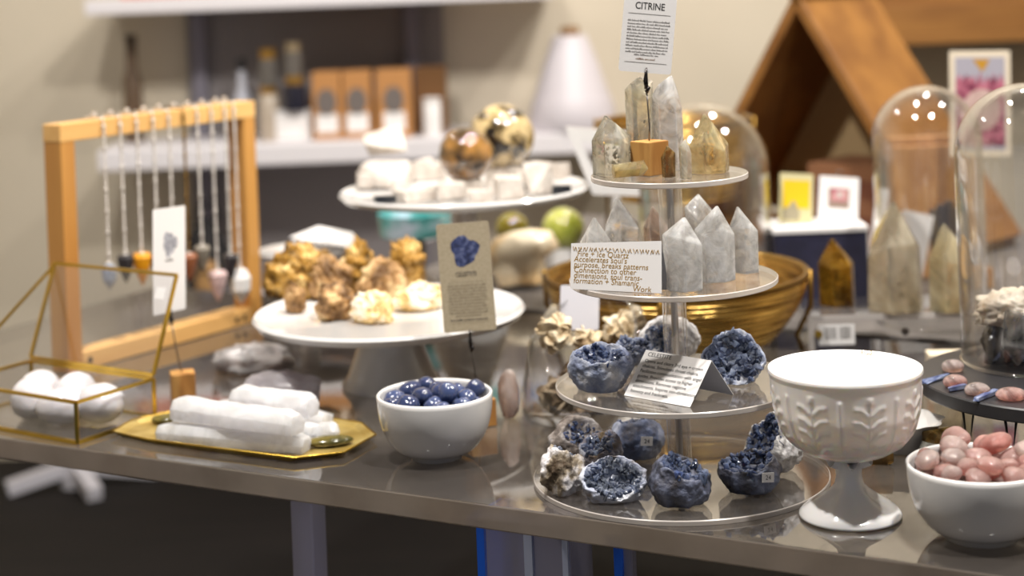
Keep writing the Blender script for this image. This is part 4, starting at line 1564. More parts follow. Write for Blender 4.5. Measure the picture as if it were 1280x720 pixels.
# white square loop leaning at the right rim of the tall stand
q0 = at(742, 234, 2.40)
k = 2.40 / F
t = thing('napkin_holder', 'white square open frame at the right of the tall cake stand', 'holder', Vector((at(735, 236, 2.42).x, 2.42, TZ)), 0)
lo_ = t.location
b2 = NB()
out_ = [(707, 160), (792, 166), (800, 246), (741, 244)]
in_ = [(726, 178), (776, 181), (784, 231), (752, 231)]
A_ = [at(x, y, 2.42) - lo_ for x, y in out_]
C_ = [at(x, y, 2.42) - lo_ for x, y in in_]
Dv = Vector((0, .012, 0))
va = [[b2.verts.new(q) for q in L_] for L_ in (A_, C_, [q + Dv for q in A_], [q + Dv for q in C_])]
for i in range(4):
    j = (i + 1) % 4
    for (P_, Q_) in ((0, 1), (1, 3), (3, 2), (2, 0)):
        b2.faces.new((va[P_][i], va[P_][j], va[Q_][j], va[Q_][i]))
Pc = A_
obj('loop', b2, WHITE_CHINA, t)
zq = Pc[3].z
xq = (Pc[3].x + Pc[2].x) / 2
obj('stem', lathe([(0, 0), (.03, 0), (.03, .004), (.008, .012), (.006, zq - .004), (0, zq - .004)], 32, c=(xq, .006, 0)), WHITE_CHINA, t, True, flat_angle=50)

# ================================================================== behind, left of centre
# white plate with a folded card
p_ = on(372, 352)
p_ = Vector((at(385, 340, 2.58).x, 2.58, TZ))
s_, w_ = sw_of(p_)
# small white plate on foot
k = p_.y / F
zp = at(370, 316, p_.y).z - TZ
t = thing('footed_plate', 'small white footed plate behind the golden stones', 'plate', p_)
obj('plate', lathe([(0, zp - .008), (.03, zp - .008), (62 * k, zp), (64 * k, zp + .004), (60 * k, zp + .003), (0, zp - .002)], 64), WHITE_CHINA, t, True, flat_angle=60)
obj('foot', lathe([(0, 0), (.035, 0), (.03, .006), (.014, .02), (.014, zp - .0085), (0, zp - .0085)], 32), WHITE_CHINA, t, True, flat_angle=60)
zc = TZ + zp - .0015
d_ = p_.y - .02
A_, B_, C_, D_ = on(362, 303, zc + .012), on(432, 309, zc + .010), on(436, 288, zc + .05), on(400, 284, zc + .05)
A_, B_ = at(362, 297, d_), at(442, 310, d_ - .02)
C_, D_ = at(442, 292, d_ + .03), at(398, 283, d_ + .06)
t = thing('folded_card', 'blank white card lying over the golden stones at the back', 'card', A_)
b2 = NB()
a = [b2.verts.new(x - A_) for x in (A_, B_, C_, D_)]
c = [b2.verts.new(x - A_ - Z * .001) for x in (A_, B_, C_, D_)]
b2.faces.new(a); b2.faces.new(c[::-1])
for i in range(4):
    b2.faces.new((a[i], c[i], c[(i + 1) % 4], a[(i + 1) % 4]))
obj('upper_leaf', b2, PAPER, t)
b2 = NB()
E_, F_ = Vector((A_.x + .02, d_ + .02, zc)), Vector((B_.x - .005, d_ + .03, zc))
a = [b2.verts.new(x - A_) for x in (E_, F_, C_, D_)]
c = [b2.verts.new(x - A_ + Vector((0, .001, 0))) for x in (E_, F_, C_, D_)]
b2.faces.new(a); b2.faces.new(c[::-1])
for i in range(4):
    b2.faces.new((a[i], c[i], c[(i + 1) % 4], a[(i + 1) % 4]))
obj('lower_leaf', b2, PAPER, t)

# turquoise bowl on foot
p_ = Vector((at(522, 330, 2.74).x, 2.74, TZ)); k = 2.74 / F
t = thing('footed_bowl', 'turquoise glazed footed bowl under the tall cake stand', 'bowl', p_)
z1, z0 = at(522, 266, 2.74).z - TZ, at(522, 302, 2.74).z - TZ
TURQ = pm('turquoise glaze', (52, 150, 146), .08, 0, 0, 1.5, [(120, 184, 186), (206, 222, 238)], 20, stops=(.40, .66), coat=1)
obj('bowl', lathe([(0, z0), (.02, z0), (46 * k, z0 + .012), (49 * k, z1), (47 * k, z1), (43 * k, z0 + .016), (0, z0 + .005)], 48), TURQ, t, True, flat_angle=60)
obj('foot', lathe([(0, 0), (.034, 0), (.03, .006), (.013, .02), (.015, z0 - .0005), (0, z0 - .0005)], 32), pm('grey brown foot', (140, 128, 116), .3), t, True, flat_angle=60)

# white carved bone and green spheres
p_ = Vector((at(652, 366, 2.70).x, 2.70, TZ)); k = 2.70 / F
t = thing('carved_stone', 'cream carved stone with amber patches beside the tan card', 'stone', p_)
b2 = NB()
ske = [(618, 330, 20), (632, 318, 24), (650, 312, 24), (668, 308, 22), (682, 306, 19), (688, 316, 15)]
bmx = []
tubepts = [at(x, y, 2.70) - p_ for x, y, r in ske]
tube(tubepts, [r * k for _, _, r in ske], 20, b2)
tube([at(632, 318, 2.70) - p_, at(630, 345, 2.69) - p_, at(628, 366, 2.68) - p_], [20 * k, 19 * k, 20 * k], 16, b2)
tube([at(660, 318, 2.70) - p_, at(664, 340, 2.70) - p_, at(664, 366, 2.69) - p_], [20 * k, 20 * k, 19 * k], 16, b2)
tube([at(648, 322, 2.70) - p_, at(648, 345, 2.71) - p_, at(648, 368, 2.71) - p_], [20 * k, 17 * k, 17 * k], 16, b2)
for v in b2.verts:
    v.co.z = max(v.co.z, .006)
o = obj('body', b2, CREAMSTONE, t, True)
md = o.modifiers.new('remesh', 'REMESH'); md.mode = 'VOXEL'; md.voxel_size = .004; md.use_smooth_shade = True
sm = o.modifiers.new('smooth', 'SMOOTH'); sm.iterations = 6
GREEN = pm('green jade', (206, 206, 110), .06, 0, .1, 1.5, [(168, 174, 70), (120, 128, 40)], 14, stops=(.42, .72), coat=1)
OLIVE = pm('olive stone', (140, 128, 24), .06, 0, 0, 1.5, [(110, 96, 22), (74, 62, 18)], 14, stops=(.4, .7), coat=1)
for (x, y, r, m, lab, l2) in ((704, 287, 27, GREEN, 'light green polished sphere right of the cream carved stone', 'clear ring holding the light green sphere'), (640, 287, 21, OLIVE, 'olive polished sphere behind the cream carved stone', 'clear ring holding the olive sphere')):
    _, c, rr_ = sphere(lab, x, y, r, 2.86, m, TZ)
    g = c.z - rr_ - TZ
    tag(obj('ring_stand', lathe([(rr_ * .5, 0), (rr_ * .65, 0), (rr_ * .62, g + rr_ * .2), (rr_ * .55, g + rr_ * .16), (rr_ * .5, 0)], 32), WHITE_CHINA, None, True, Vector((c.x, c.y, TZ)), flat_angle=40), l2, 'stand')

# ================================================================== glass vessel with desert roses
pj = Vector((at(740, 505, 1.93).x, 1.93, TZ)); kj = pj.y / F
jr = thing('glass_vessel', 'slant-mouthed clear glass bowl holding desert rose stones', 'vase', pj)
HJ = (505 - 350) * kj
prof = [(0, 0), (84 * kj, 0), (88 * kj, .004), (88 * kj, .010), (84 * kj, HJ * .3), (78 * kj, HJ * .58), (70 * kj, HJ * .8), (58 * kj, HJ)]
b2 = NB()
seg = 72
rings = []
for r, z in prof:
    if r == 0:
        rings.append([b2.verts.new((0, 0, z))]); continue
    row = []
    for i in range(seg):
        a = 2 * math.pi * i / seg
        x, y = r * math.cos(a), r * math.sin(a)
        zz = z
        lim = HJ * (.62 + .42 * (y + x * .35) / (88 * kj))      # slanting mouth, high at the back right
        zz = min(z, lim - .0005 * (HJ - z))
        row.append(b2.verts.new((x, y, zz)))
    rings.append(row)
for A, B_ in zip(rings, rings[1:]):
    for i in range(seg):
        j = (i + 1) % seg
        if len(A) == 1:
            b2.faces.new((A[0], B_[i], B_[j]))
        else:
            b2.faces.new((A[i], A[j], B_[j], B_[i]))
lipp = [v.co.copy() for v in rings[-1]]
o = obj('vessel', b2, GLASS, jr, True)
so = o.modifiers.new('thickness', 'SOLIDIFY'); so.thickness = .002
obj('lip', tube(lipp, .0014, 8, closed=True), clear('lip glass', (.95, .95, .95), .12, .03, 2.0), jr, True)
ROSEM = pm('desert rose', (150, 122, 88), .8, 0, 0, 1.5, [(206, 186, 152), (236, 224, 200)], 60, 1, 110, stops=(.32, .62), dist=.004)
ROSED = pm('dark desert rose', (88, 68, 48), .8, 0, 0, 1.5, [(140, 118, 92), (184, 166, 140)], 60, 1, 110, stops=(.34, .66), dist=.004)


def desert_rose(label, c, r, seed, m):
    """ball of thin bladed petals"""
    rr = random.Random(seed)
    b = rock((r * .72, r * .72, r * .72), seed, .3, 2.4, 3, .95)
    bmesh.ops.translate(b, vec=(0, 0, r * .28), verts=b.verts)
    for i in range(34):
        d = Vector((rr.gauss(0, 1), rr.gauss(0, 1), rr.gauss(0, 1))).normalized()
        rot = d.to_track_quat('Y', 'Z').to_matrix() @ Matrix.Rotation(rr.uniform(0, 6), 3, 'Y')
        q = lathe([(0, -.0007), (r * .42, -.0003), (r * .42, .0003), (0, .0007)], 10)
        M = Matrix.Translation(d * r * .62 + Vector((0, 0, r))) @ rot.to_4x4() @ Matrix.Diagonal((rr.uniform(.7, 1.1), rr.uniform(.7, 1.2), 2, 1))
        bmesh.ops.transform(q, matrix=M, verts=q.verts)
        me = bpy.data.meshes.new('x'); q.to_mesh(me); q.free(); b.from_mesh(me); bpy.data.meshes.remove(me)
    for v in b.verts:
        v.co.z = max(v.co.z, .0)
    return tag(obj('desert_rose', b, m, None, False, c), label, 'stone', 'desert rose stones in the glass bowl')


zin = TZ + .0035
rs = [(-.040, -.022, .024, 0, 'dark desert rose on the floor of the glass bowl at the left', ROSED),
      (.000, -.040, .023, 0, 'dark desert rose at the front of the glass bowl', ROSED),
      (.036, -.015, .023, 0, 'dark desert rose at the right of the glass bowl', ROSED),
      (-.012, .018, .026, 0, 'dark desert rose in the middle of the glass bowl', ROSED),
      (.030, .034, .025, 0, 'dark desert rose at the back of the glass bowl', ROSED)]
for i, (x, y, r, z, lab, m) in enumerate(rs):
    desert_rose(lab, pj + Vector((x, y, zin - TZ)), r, 200 + i, m)
desert_rose('pale desert rose at the top left inside the glass bowl', Vector((at(694, 430, 1.91).x, 1.905, at(694, 441, 1.91).z)), 25 * kj, 210, ROSEM)
desert_rose('pale desert rose in the top middle inside the glass bowl', Vector((at(735, 440, 1.93).x, 1.925, at(735, 447, 1.93).z)), 20 * kj, 211, ROSEM)
desert_rose('pale desert rose at the back right inside the glass bowl', Vector((at(776, 425, 1.97).x, 1.965, at(776, 434, 1.965).z)), 25 * kj, 212, ROSEM)
cbt = at(724, 413, 1.975)
t = card('blank_card', 'blank white card standing among the desert roses', 'card', cbt, 50 * kj, 56 * kj, R(4), R(4), pm('blueish paper', (226, 226, 236), .7))
t.rotation_euler.x += R(-6)
# pale pink upright lump left of the vessel
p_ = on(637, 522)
t = thing('pink_lump', 'pale pink upright lump between the blue bowl and the glass bowl', 'stone', p_)
obj('stone', rock((.012, .011, .030), 77, .16, 1.4, 4, .8), quartz('cloudy pink', (248, 232, 226), (240, 204, 190), 24, .4, .1, .1), t, True)

# ================================================================== brass planters
def planter(label, base, r, h, zr, legs=True, rows=13, taper=.72, m=BRASS):
    """ribbed round brass vessel whose rim is zr above the table"""
    t = thing('brass_basket', label, 'basket', base)
    z0 = zr - h
    n = 104
    pro = []
    for k in range(n + 1):
        q = k / n
        rr_ = r * (taper + (1 - taper) * (1 - (1 - q) ** 1.8))
        pro.append((rr_ + .0014 * math.cos(q * rows * 2 * math.pi), z0 + h * q))
    inn_ = [(x - .004, z + .003) for x, z in pro[::-1]]
    inn_[0] = (inn_[0][0], zr)
    obj('wall', lathe([(0, z0), (pro[0][0] * .6, z0), *pro, *inn_, (0, z0 + .003)], 96), m, t, True, flat_angle=80)
    obj('rim', tube([(r * math.cos(2 * math.pi * i / 64), r * math.sin(2 * math.pi * i / 64), zr) for i in range(64)], .0035, 8, closed=True), DARKBRASS, t, True)
    if legs:
        for k in range(4):
            a = R(-12 + 90 * k)
            d = Vector((math.cos(a), math.sin(a), 0))
            obj('leg', tube([d * (r + .004) + Z * (zr + .004), d * (r + .002) + Z * (zr - h * .5), d * (r * .90) + Z * (z0 + .005), d * (r * .94) + Z * .003], .0034, 8), DARKBRASS, t, True)
    return t


pk = Vector((at(848, 440, 2.21).x, 2.21, TZ)); kk = 2.21 / F
zr = at(848, 341, 2.21).z - TZ
planter('wide brass basket on legs behind the tiered stand', pk, 163 * kk, .085, zr)
p2 = Vector((at(848, 300, 2.73).x, 2.73, TZ)); k2 = 2.73 / F
zr2 = at(848, 150, 2.73).z - TZ
planter('tall-legged brass basket rising behind the citrines', p2, 96 * k2, 95 * k2, zr2, taper=.78)
# rocks in the wide basket
zb0 = zr - .085 + .0035
for i, (px, r, lab) in enumerate(((962, .026, 'tan stone at the right inside the wide brass basket'), (704, .019, 'grey stone at the left inside the wide brass basket'), (800, .022, 'brown stone in the middle of the wide brass basket'), (900, .022, 'dark tan stone behind the frosty quartz in the wide brass basket'))):
    q = Vector((at(px, 330, 2.21).x, 2.21 + (.055 if i > 1 else -.01), TZ + zb0))
    sc_ = (pk.xy - q.xy).length
    if sc_ > 163 * kk * .46:
        q.xy = pk.xy + (q.xy - pk.xy) * (163 * kk * .46 / sc_)
    tag(obj('rough_stone', rock((r * 1.2, r, .055), 90 + i, .2, 1.6, 4, .8), pm('tan rock %d' % (i % 2), ((206, 162, 98), (150, 130, 108))[i % 2], .7, col2=((166, 118, 60), (110, 94, 78))[i % 2], scale=30, bump=.6, bscale=80), None, True, q, i), lab, 'stone', 'stones in the wide brass basket')

# ================================================================== glass domes
def dome(label, base, r, h, knob=False, th=.0022):
    t = thing('glass_dome', label, 'cloche', base)
    pro = [(r, .0005), (r, h - r)]
    n = 20
    for k in range(1, n + 1):
        a = math.pi / 2 * k / n
        pro.append((r * math.cos(a), h - r + r * math.sin(a)))
    pro[-1] = (0, h)
    inn_ = [(max(0, x - th) if k < len(pro) - 1 else 0, z - (th if k >= 2 else 0) * (1 if k >= len(pro) - 1 else .9)) for k, (x, z) in enumerate(pro)]
    obj('bell', lathe([(r - th, .0005)] + pro + inn_[::-1], 80), GLASS, t, True, flat_angle=70)
    obj('lip', tube([((r + .0004) * math.cos(2 * math.pi * i / 64), (r + .0004) * math.sin(2 * math.pi * i / 64), .002) for i in range(64)], .002, 8, closed=True), clear('lip glass', (1, 1, 1)), t, True)
    return t


# dome behind the brass basket
d3 = 2.42
pd = Vector((at(884, 405, d3).x, d3, TZ)); kd3 = d3 / F
s_, w_ = sw_of(pd)
pd = Vector((at(886, 400, 2.50).x, 2.50, TZ)); kd3 = 2.50 / F
dome('clear glass dome behind the brass baskets', pd, 82 * kd3, (at(886, 128, 2.50).z - TZ))

# black round stand with hairpin legs
ps = Vector((at(1331, 472, 1.75).x, 1.75, TZ))
zs = .0665
t = thing('round_stand', 'black round riser board on hairpin legs at the right edge', 'stand', ps)
obj('board', lathe([(0, zs - .0145), (.1485, zs - .0145), (.150, zs - .013), (.150, zs - .0015), (.1485, zs), (0, zs)], 96), BLACK, t, True, flat_angle=40)
for (px, yb) in ((1209, 546), (1254, 548)):
    pass
for k, a in enumerate((205, 228, 330, 60, 130)):
    d = Vector((math.cos(R(a)), math.sin(R(a)), 0))
    q = d * (.125 if k > 1 else .128)
    obj('hairpin_leg', tube([q + Z * (zs - .0148) - Vector((.006, 0, 0)), q * 1.02 + Z * .003, q + Z * (zs - .0148) + Vector((.006, 0, 0))], .0016, 8), pm('black wire', (30, 29, 30), .4), t, True)
ZS_ = TZ + zs
pdm = Vector((at(1296, 454, 1.81).x, 1.81, ZS_))
kdm = 1.81 / F
dome('tall clear glass dome on the black round riser', pdm, 91 * kdm, at(1290, 104, 1.81).z - ZS_)
# crystal group under it
pc = Vector((at(1262, 462, 1.80).x, 1.80, ZS_ + .0003)); kc = 1.80 / F
t = thing('smoky_cluster', 'dark smoky crystal with a cream crust under the tall glass dome', 'crystal', pc)
obj('dark_body', rock((34 * kc, 30 * kc, 34 * kc), 301, .25, 1.7, 4, .8), pm('dark smoky', (70, 66, 64), .1, 0, .2, 1.5, (40, 36, 34), 30, .3, 60), t, True)
b2 = rock((44 * kc, 34 * kc, 27 * kc), 303, .3, 2.4, 5, .5, ridge=.2)
bmesh.ops.translate(b2, vec=(.006, 0, 50 * kc), verts=b2.verts)
obj('cream_crust', b2, pm('cream crust', (244, 232, 214), .35, 0, .1, 1.5, (226, 206, 182), 40, .8, 90, sss=.2), t, True)
q = crystal(68 * kc, 22 * kc, .4, 6, 9, .1)
bmesh.ops.transform(q, matrix=Matrix.Translation((.004, -34 * kc, 72 * kc)) @ Matrix.Rotation(R(186), 4, 'Y'), verts=q.verts)
obj('clear_point', q, CLEARQ, t)
# second dome further back and its contents
pd1 = Vector((at(1167, 400, 2.33).x, 2.33, TZ)); k1 = 2.33 / F
dome('clear glass dome behind the row of crystal points', pd1, 67 * k1, at(1167, 107, 2.33).z - TZ)

# jewellery on the black riser
for i, (x, y, w, m, lab) in enumerate(((1191, 465, 14, ROSE3, 'pink oval stone farthest back on the black riser'), (1194, 484, 15, ROSE, 'pink oval stone second from the back on the black riser'),
                                       (1222, 494, 16, ROSE3, 'pale pink oval stone in the middle of the black riser'), (1264, 500, 19, ROSE, 'pink oval stone nearest the right edge on the black riser'))):
    p_ = on(x, y, ZS_)
    k = p_.y / F
    tag(obj('cabochon', rock((w * k, w * k * .8, 9 * k), 320 + i, .05, 1, 4, .6), m, None, True, p_ + Z * .0002, R(-10)), lab, 'stone', 'pink oval stones on the black riser')
KYAN = pm('kyanite', (40, 56, 104), .35, col2=(150, 160, 188), scale=320, stretch=(.15, 1, 1), stops=(.35, .6))
for i, (x0, y0, x1, y1, lab) in enumerate(((1153, 482, 1186, 471, 'blue kyanite blade reaching past the left edge of the black riser'), (1184, 491, 1208, 486, 'short blue kyanite blade between two pink oval stones'), (1218, 504, 1248, 492, 'blue kyanite blade beside the rightmost pink oval stone'))):
    p_, q_ = on(x0, y0, ZS_), on(x1, y1, ZS_)
    d = q_ - p_
    b2 = chunk((d.length / 2, .0032, .0024), 330 + i, 18, .1)
    tag(obj('kyanite_blade', b2, KYAN, None, False, (p_ + q_) / 2 + Z * .0002, math.atan2(d.y, d.x)), lab, 'crystal', 'kyanite blades on the black riser')

# crystals and dish under and beside the riser
G5 = 'smoky crystals under the black riser'
for i, (x, y, w, h, lab, m) in enumerate(((1094, 580, 27, 18, 'smoky golden crystal behind the goblet stem', SMOKY), (1178, 572, 26, 20, 'large smoky crystal between the goblet and the pink stones', SMOKY), (1160, 577, 13, 12, 'small pale crystal beside the large smoky one', PALECIT))):
    p_ = on(x, y); k = p_.y / F
    tag(obj('smoky_crystal', chunk((w * k, 14 * k, h * k), 340 + i, 13, .05), m, None, False, p_ + Z * .0002, .4 * i), lab, 'crystal', G5)
p_ = Vector((at(1128, 556, 1.74).x, 1.735, TZ)); k = 1.735 / F
t = thing('scallop_dish', 'white scalloped dish peeking out behind the goblet', 'dish', p_)
b2 = lathe([(0, 0), (.022, 0), (.024, .004), (36 * k, 22 * k), (50 * k, 38 * k), (48.5 * k, 38 * k), (34 * k, 24 * k), (0, .008)], 60)
for v in b2.verts:
    r = v.co.xy.length
    a = math.atan2(v.co.y, v.co.x)
    f_ = 1 + .10 * math.cos(8 * a) * max(0, r / (50 * k) - .45)
    v.co.x *= f_; v.co.y *= f_
obj('dish', b2, WHITE_CHINA, t, True, flat_angle=60)

# ================================================================== acrylic riser with big points
ra = on(1014, 447); rb = on(1250, 452)
rrz = R(-2)
hr = at(1010, 396, ra.y).z - TZ
rw = 250 * ra.y / F
rc = Vector((ra.x + rw / 2, ra.y + .055, TZ))
riser = thing('acrylic_riser', 'low clear acrylic riser under the three citrine points', 'riser', rc, rrz)
b2 = NB()
box(b2, (0, 0, hr - .004), (rw, .11, .008), bevel=.0006)
for sx_ in (-1, 1):
    box(b2, (sx_ * (rw / 2 - .004), 0, (hr - .008) / 2), (.008, .11, hr - .008), bevel=.0006)
b2.faces.ensure_lookup_table()
bmesh.ops.recalc_face_normals(b2, faces=b2.faces[:])
for f in b2.faces:
    f.material_index = 1 if f.normal.y < -.9 else 0
obj('body', b2, [DISC, DISCEDGE], riser)
b2 = bx((-rw / 2 + .036, -.0555, hr * .52), (.046, .0006, .026))
st = obj('barcode_label', b2, PAPER, riser)
b3 = NB()
rr = random.Random(9)
for x0 in (-rw / 2 + .021, -rw / 2 + .040):
    x = x0
    while x < x0 + .0135:
        w = rr.choice((.0004, .0007, .0011))
        b3.faces.new([b3.verts.new((a_, -.0560, c_)) for a_, c_ in ((x, hr * .52 - .006), (x + w, hr * .52 - .006), (x + w, hr * .52 + .010), (x, hr * .52 + .010))])
        x += w + .0008
obj('barcode', b3, GREYINK, st)
for sx_ in (-.115, -.005):
    b2 = lathe([(0, 0), (.005, 0), (.005, .003), (0, .003)], 16)
    bmesh.ops.transform(b2, matrix=Matrix.Translation((sx_, -.0552, hr * .55)) @ Matrix.Rotation(R(90), 4, 'X'), verts=b2.verts)
    obj('screw', b2, GOLD if sx_ < -.1 else STEEL, riser, True, flat_angle=40)
ZR = TZ + hr
G6 = 'citrine points on the acrylic riser'
point('citrine_point', 'dark amber citrine point at the left end of the acrylic riser', 'crystal', 1048, 381, ZR + .0002, 48, 84, DARKCIT, tip=.3, seed=31, group=G6, base=1.0)
point('citrine_point', 'big pale smoky citrine point in the middle of the acrylic riser', 'crystal', 1121, 386, ZR + .0002, 70, 136, quartz('smoky pale', (246, 234, 212), (220, 202, 168), 12, .6, .05, .08, 30), tip=.38, seed=33, group=G6, base=1.06)
point('citrine_point', 'pale citrine point half behind the tall glass dome', 'crystal', 1188, 388, ZR + .0002, 48, 112, quartz('pale gold point', (248, 236, 206), (232, 212, 164), 14, .55, .05, .12, 40), tip=.34, seed=35, group=G6, base=1.05)
# slate disc with a cream block behind the goblet
p_ = Vector((at(1170, 437, 2.04).x, 2.045, TZ))
t = thing('slate_disc', 'dark slate disc lying in front of the acrylic riser', 'tray', p_)
obj('disc', lathe([(0, 0), (.084, 0), (.085, .003), (.084, .006), (0, .006)], 60), pm('slate', (50, 46, 46), .5), t, True, flat_angle=40)
p_ = Vector((at(1193, 440, 2.0).x, 2.03, TZ + .0062))
tag(obj('cream_block', bx((0, 0, .011), (.05, .03, .022), .002), pm('cream block', (222, 206, 180), .5), None, False, p_, R(-5)), 'cream block lying on the dark slate disc', 'stone')

# ================================================================== rear right: navy box, cards, triangle shelf
dn = 2.45
a_, b_ = at(965, 283, dn), at(1086, 287, dn)
hn = (a_.z + b_.z) / 2 - TZ
wn = (b_ - a_).xy.length
t = thing('storage_box', 'navy box with a white lid behind the dark amber citrine', 'box', Vector(((a_.x + b_.x) / 2, dn + .05, TZ)))
obj('carton', bx((0, 0, (hn - .008) / 2), (wn - .004, .096, hn - .008), .001), pm('navy card', (38, 38, 62), .5, col2=(30, 30, 50), scale=40), t)
obj('lid', bx((0, 0, hn - .0038), (wn, .10, .0075), .001), PAPER, t)
obj('end_panel', bx((wn / 2 - .001, 0, (hn - .008) / 2), (.002, .0965, hn - .009)), PAPER, t)
zn = TZ + hn


def pic_card(label, cat, x, ybot, ytop, wpx, d, m_frame, rz, roll, lean, name='picture_card'):
    p_ = Vector((at(x, ybot, d).x, d, zn + .0005))
    k = d / F
    t = card(name, label, cat, p_, wpx * k, (ybot - ytop) * k, rz, roll, m_frame, .002)
    t.rotation_euler = (Matrix.Rotation(rz, 3, 'Z') @ Matrix.Rotation(R(-lean), 3, 'X') @ Matrix.Rotation(roll, 3, 'Y')).to_euler()
    return t, wpx * k, (ybot - ytop) * k


def quad(x0, z0, x1, z1, off=.0013):
    b = NB()
    b.faces.new([b.verts.new((x, -off, z)) for x, z in ((x0, z0), (x1, z0), (x1, z1), (x0, z1))])
    return b


t, w, h = pic_card('yellow picture card standing on the navy box', 'card', 994, 273, 211, 42, dn + .045, pm('pale card edge', (206, 196, 150), .6), R(0), R(5), 8)
obj('yellow_field', quad(-w * .40, h * .30, w * .40, h * .86), pm('yellow print', (228, 192, 10), .6), t)
b2 = NB()
b2.faces.new([b2.verts.new((x * w, -.0016, z * h)) for x, z in ((-.4, .06), (.1, .06), (.12, .22), (-.02, .42), (-.1, .46), (-.2, .34), (-.4, .26))])
obj('grey_figure', b2, pm('grey print', (160, 150, 124), .6), t)
t, w, h = pic_card('white-bordered picture card with a pink motif and a hanging ring', 'card', 1047, 274, 218, 50, dn + .045, PAPER, R(0), R(6), 8, 'framed_card')
obj('dark_field', quad(-w * .26, 0.02, w * .26, h * .74), pm('beige print', (150, 128, 116), .6), t)
obj('pink_motif', quad(-w * .19, .03, w * .21, h * .73, .0016), pm('pink print', (176, 92, 108), .6, col2=(206, 150, 150), scale=60), t)
obj('pale_motif', place(lathe([(0, 0), (.006, 0), (.006, .0003), (0, .0003)], 16), (.001, -.0017, h * .60), (1, 0, 0), (0, 0, 1)), pm('pale print', (200, 180, 176), .6), t)
obj('hanging_ring', tube([(.005 * math.cos(i * .393), 0, h + .003 + .005 * math.sin(i * .393)) for i in range(16)], .0009, 6, closed=True), STEEL, t, True)

# triangle shelf
dt = 2.95
Rz = R(45)
apex = at(994, -12, dt)
yb_ = (apex.z - TZ)
dirr = Vector((math.cos(-Rz), math.sin(-Rz), 0))       # along the front plane towards the right
dep = Vector((math.sin(Rz), math.cos(Rz), 0))
hb = .205 / math.cos(Rz)
tri = thing('triangle_shelf', 'large triangular wooden shelf standing behind the crystals', 'shelf', Vector((apex.x, apex.y, TZ)), -Rz)
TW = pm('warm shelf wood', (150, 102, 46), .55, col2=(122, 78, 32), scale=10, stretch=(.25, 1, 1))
D3, T3 = .235, .020
A3, L3, R3 = Vector((0, 0, yb_)), Vector((-hb, 0, T3 / 2)), Vector((hb, 0, T3 / 2))


def board(P, Q, name, ext=0):
    b = NB()
    t_ = (Q - P).normalized()
    n_ = Vector((t_.z, 0, -t_.x))
    if n_.z < 0:
        n_ = -n_
    a = [P - n_ * T3, Q - n_ * T3, Q, P]
    f = [b.verts.new(x) for x in a]
    g = [b.verts.new(x + Vector((0, D3, 0))) for x in a]
    b.faces.new(f); b.faces.new(g[::-1])
    for i in range(4):
        j = (i + 1) % 4
        b.faces.new((f[i], g[i], g[j], f[j]))
    bmesh.ops.bevel(b, geom=b.edges[:], offset=.0015, segments=1, affect='EDGES', clamp_overlap=True)
    return obj(name, b, TW, tri)


board(L3 + Vector((0, 0, T3 / 2)), A3, 'side_board')
board(A3, R3 + Vector((0, 0, T3 / 2)), 'side_board')
obj('bottom_board', bx((0, D3 / 2, T3 / 2), (hb * 2 - .03, D3, T3), .0015), TW, tri)
b = NB()
f = [b.verts.new(x) for x in (L3 * .93 + Vector((0, D3 - .008, T3)), R3 * .93 + Vector((0, D3 - .008, T3)), A3 * .93 + Vector((0, D3 - .008, 0)))]
g = [b.verts.new(v.co + Vector((0, .005, 0))) for v in f]
b.faces.new(f); b.faces.new(g[::-1])
for i in range(3):
    b.faces.new((f[i], g[i], g[(i + 1) % 3], f[(i + 1) % 3]))
obj('back_board', b, pm('brown back board', (176, 150, 110), .7), tri)
# books stacked in it
z = TZ + T3 + .0004
ctr = Vector((apex.x, apex.y, 0)) + dep * .13 + dirr * .04
for i, (h, w, c, lab) in enumerate(((.034, .19, (104, 62, 44), 'reddish book at the bottom of the stack in the triangle shelf'), (.030, .17, (126, 84, 58), 'brown book second from the bottom in the triangle shelf'), (.032, .16, (112, 66, 46), 'russet book third from the bottom in the triangle shelf'), (.026, .14, (136, 92, 62), 'tan-brown book on top of the stack in the triangle shelf'))):
    t = thing('book', lab, 'book', Vector((ctr.x, ctr.y, z)), -Rz, 'books in the triangle shelf')
    b2 = NB(); box(b2, (0, 0, .0012), (w, .14, .0024)); box(b2, (0, 0, h - .0012), (w, .14, .0024)); box(b2, (0, -.069, h / 2), (w, .002, h - .0048))
    obj('cover', b2, pm('cover r%d' % i, c, .7), t)
    obj('pages', bx((0, .002, h / 2), (w - .006, .135, h - .005)), pm('old pages', (170, 140, 104), .8), t)
    z += h + .0004

# brown boards high on the back wall at the right
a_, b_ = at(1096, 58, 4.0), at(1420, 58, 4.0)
t = thing('brown_boards', 'brown boards high on the back wall at the right', 'shelf', Vector(((a_.x + b_.x) / 2, 4.0, a_.z)))
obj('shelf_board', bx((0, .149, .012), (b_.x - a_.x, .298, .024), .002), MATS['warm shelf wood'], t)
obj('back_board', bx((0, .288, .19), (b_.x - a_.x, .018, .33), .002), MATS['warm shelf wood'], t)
obj('front_rail', bx((0, .008, .06), (b_.x - a_.x, .016, .07), .002), MATS['warm shelf wood'], t)

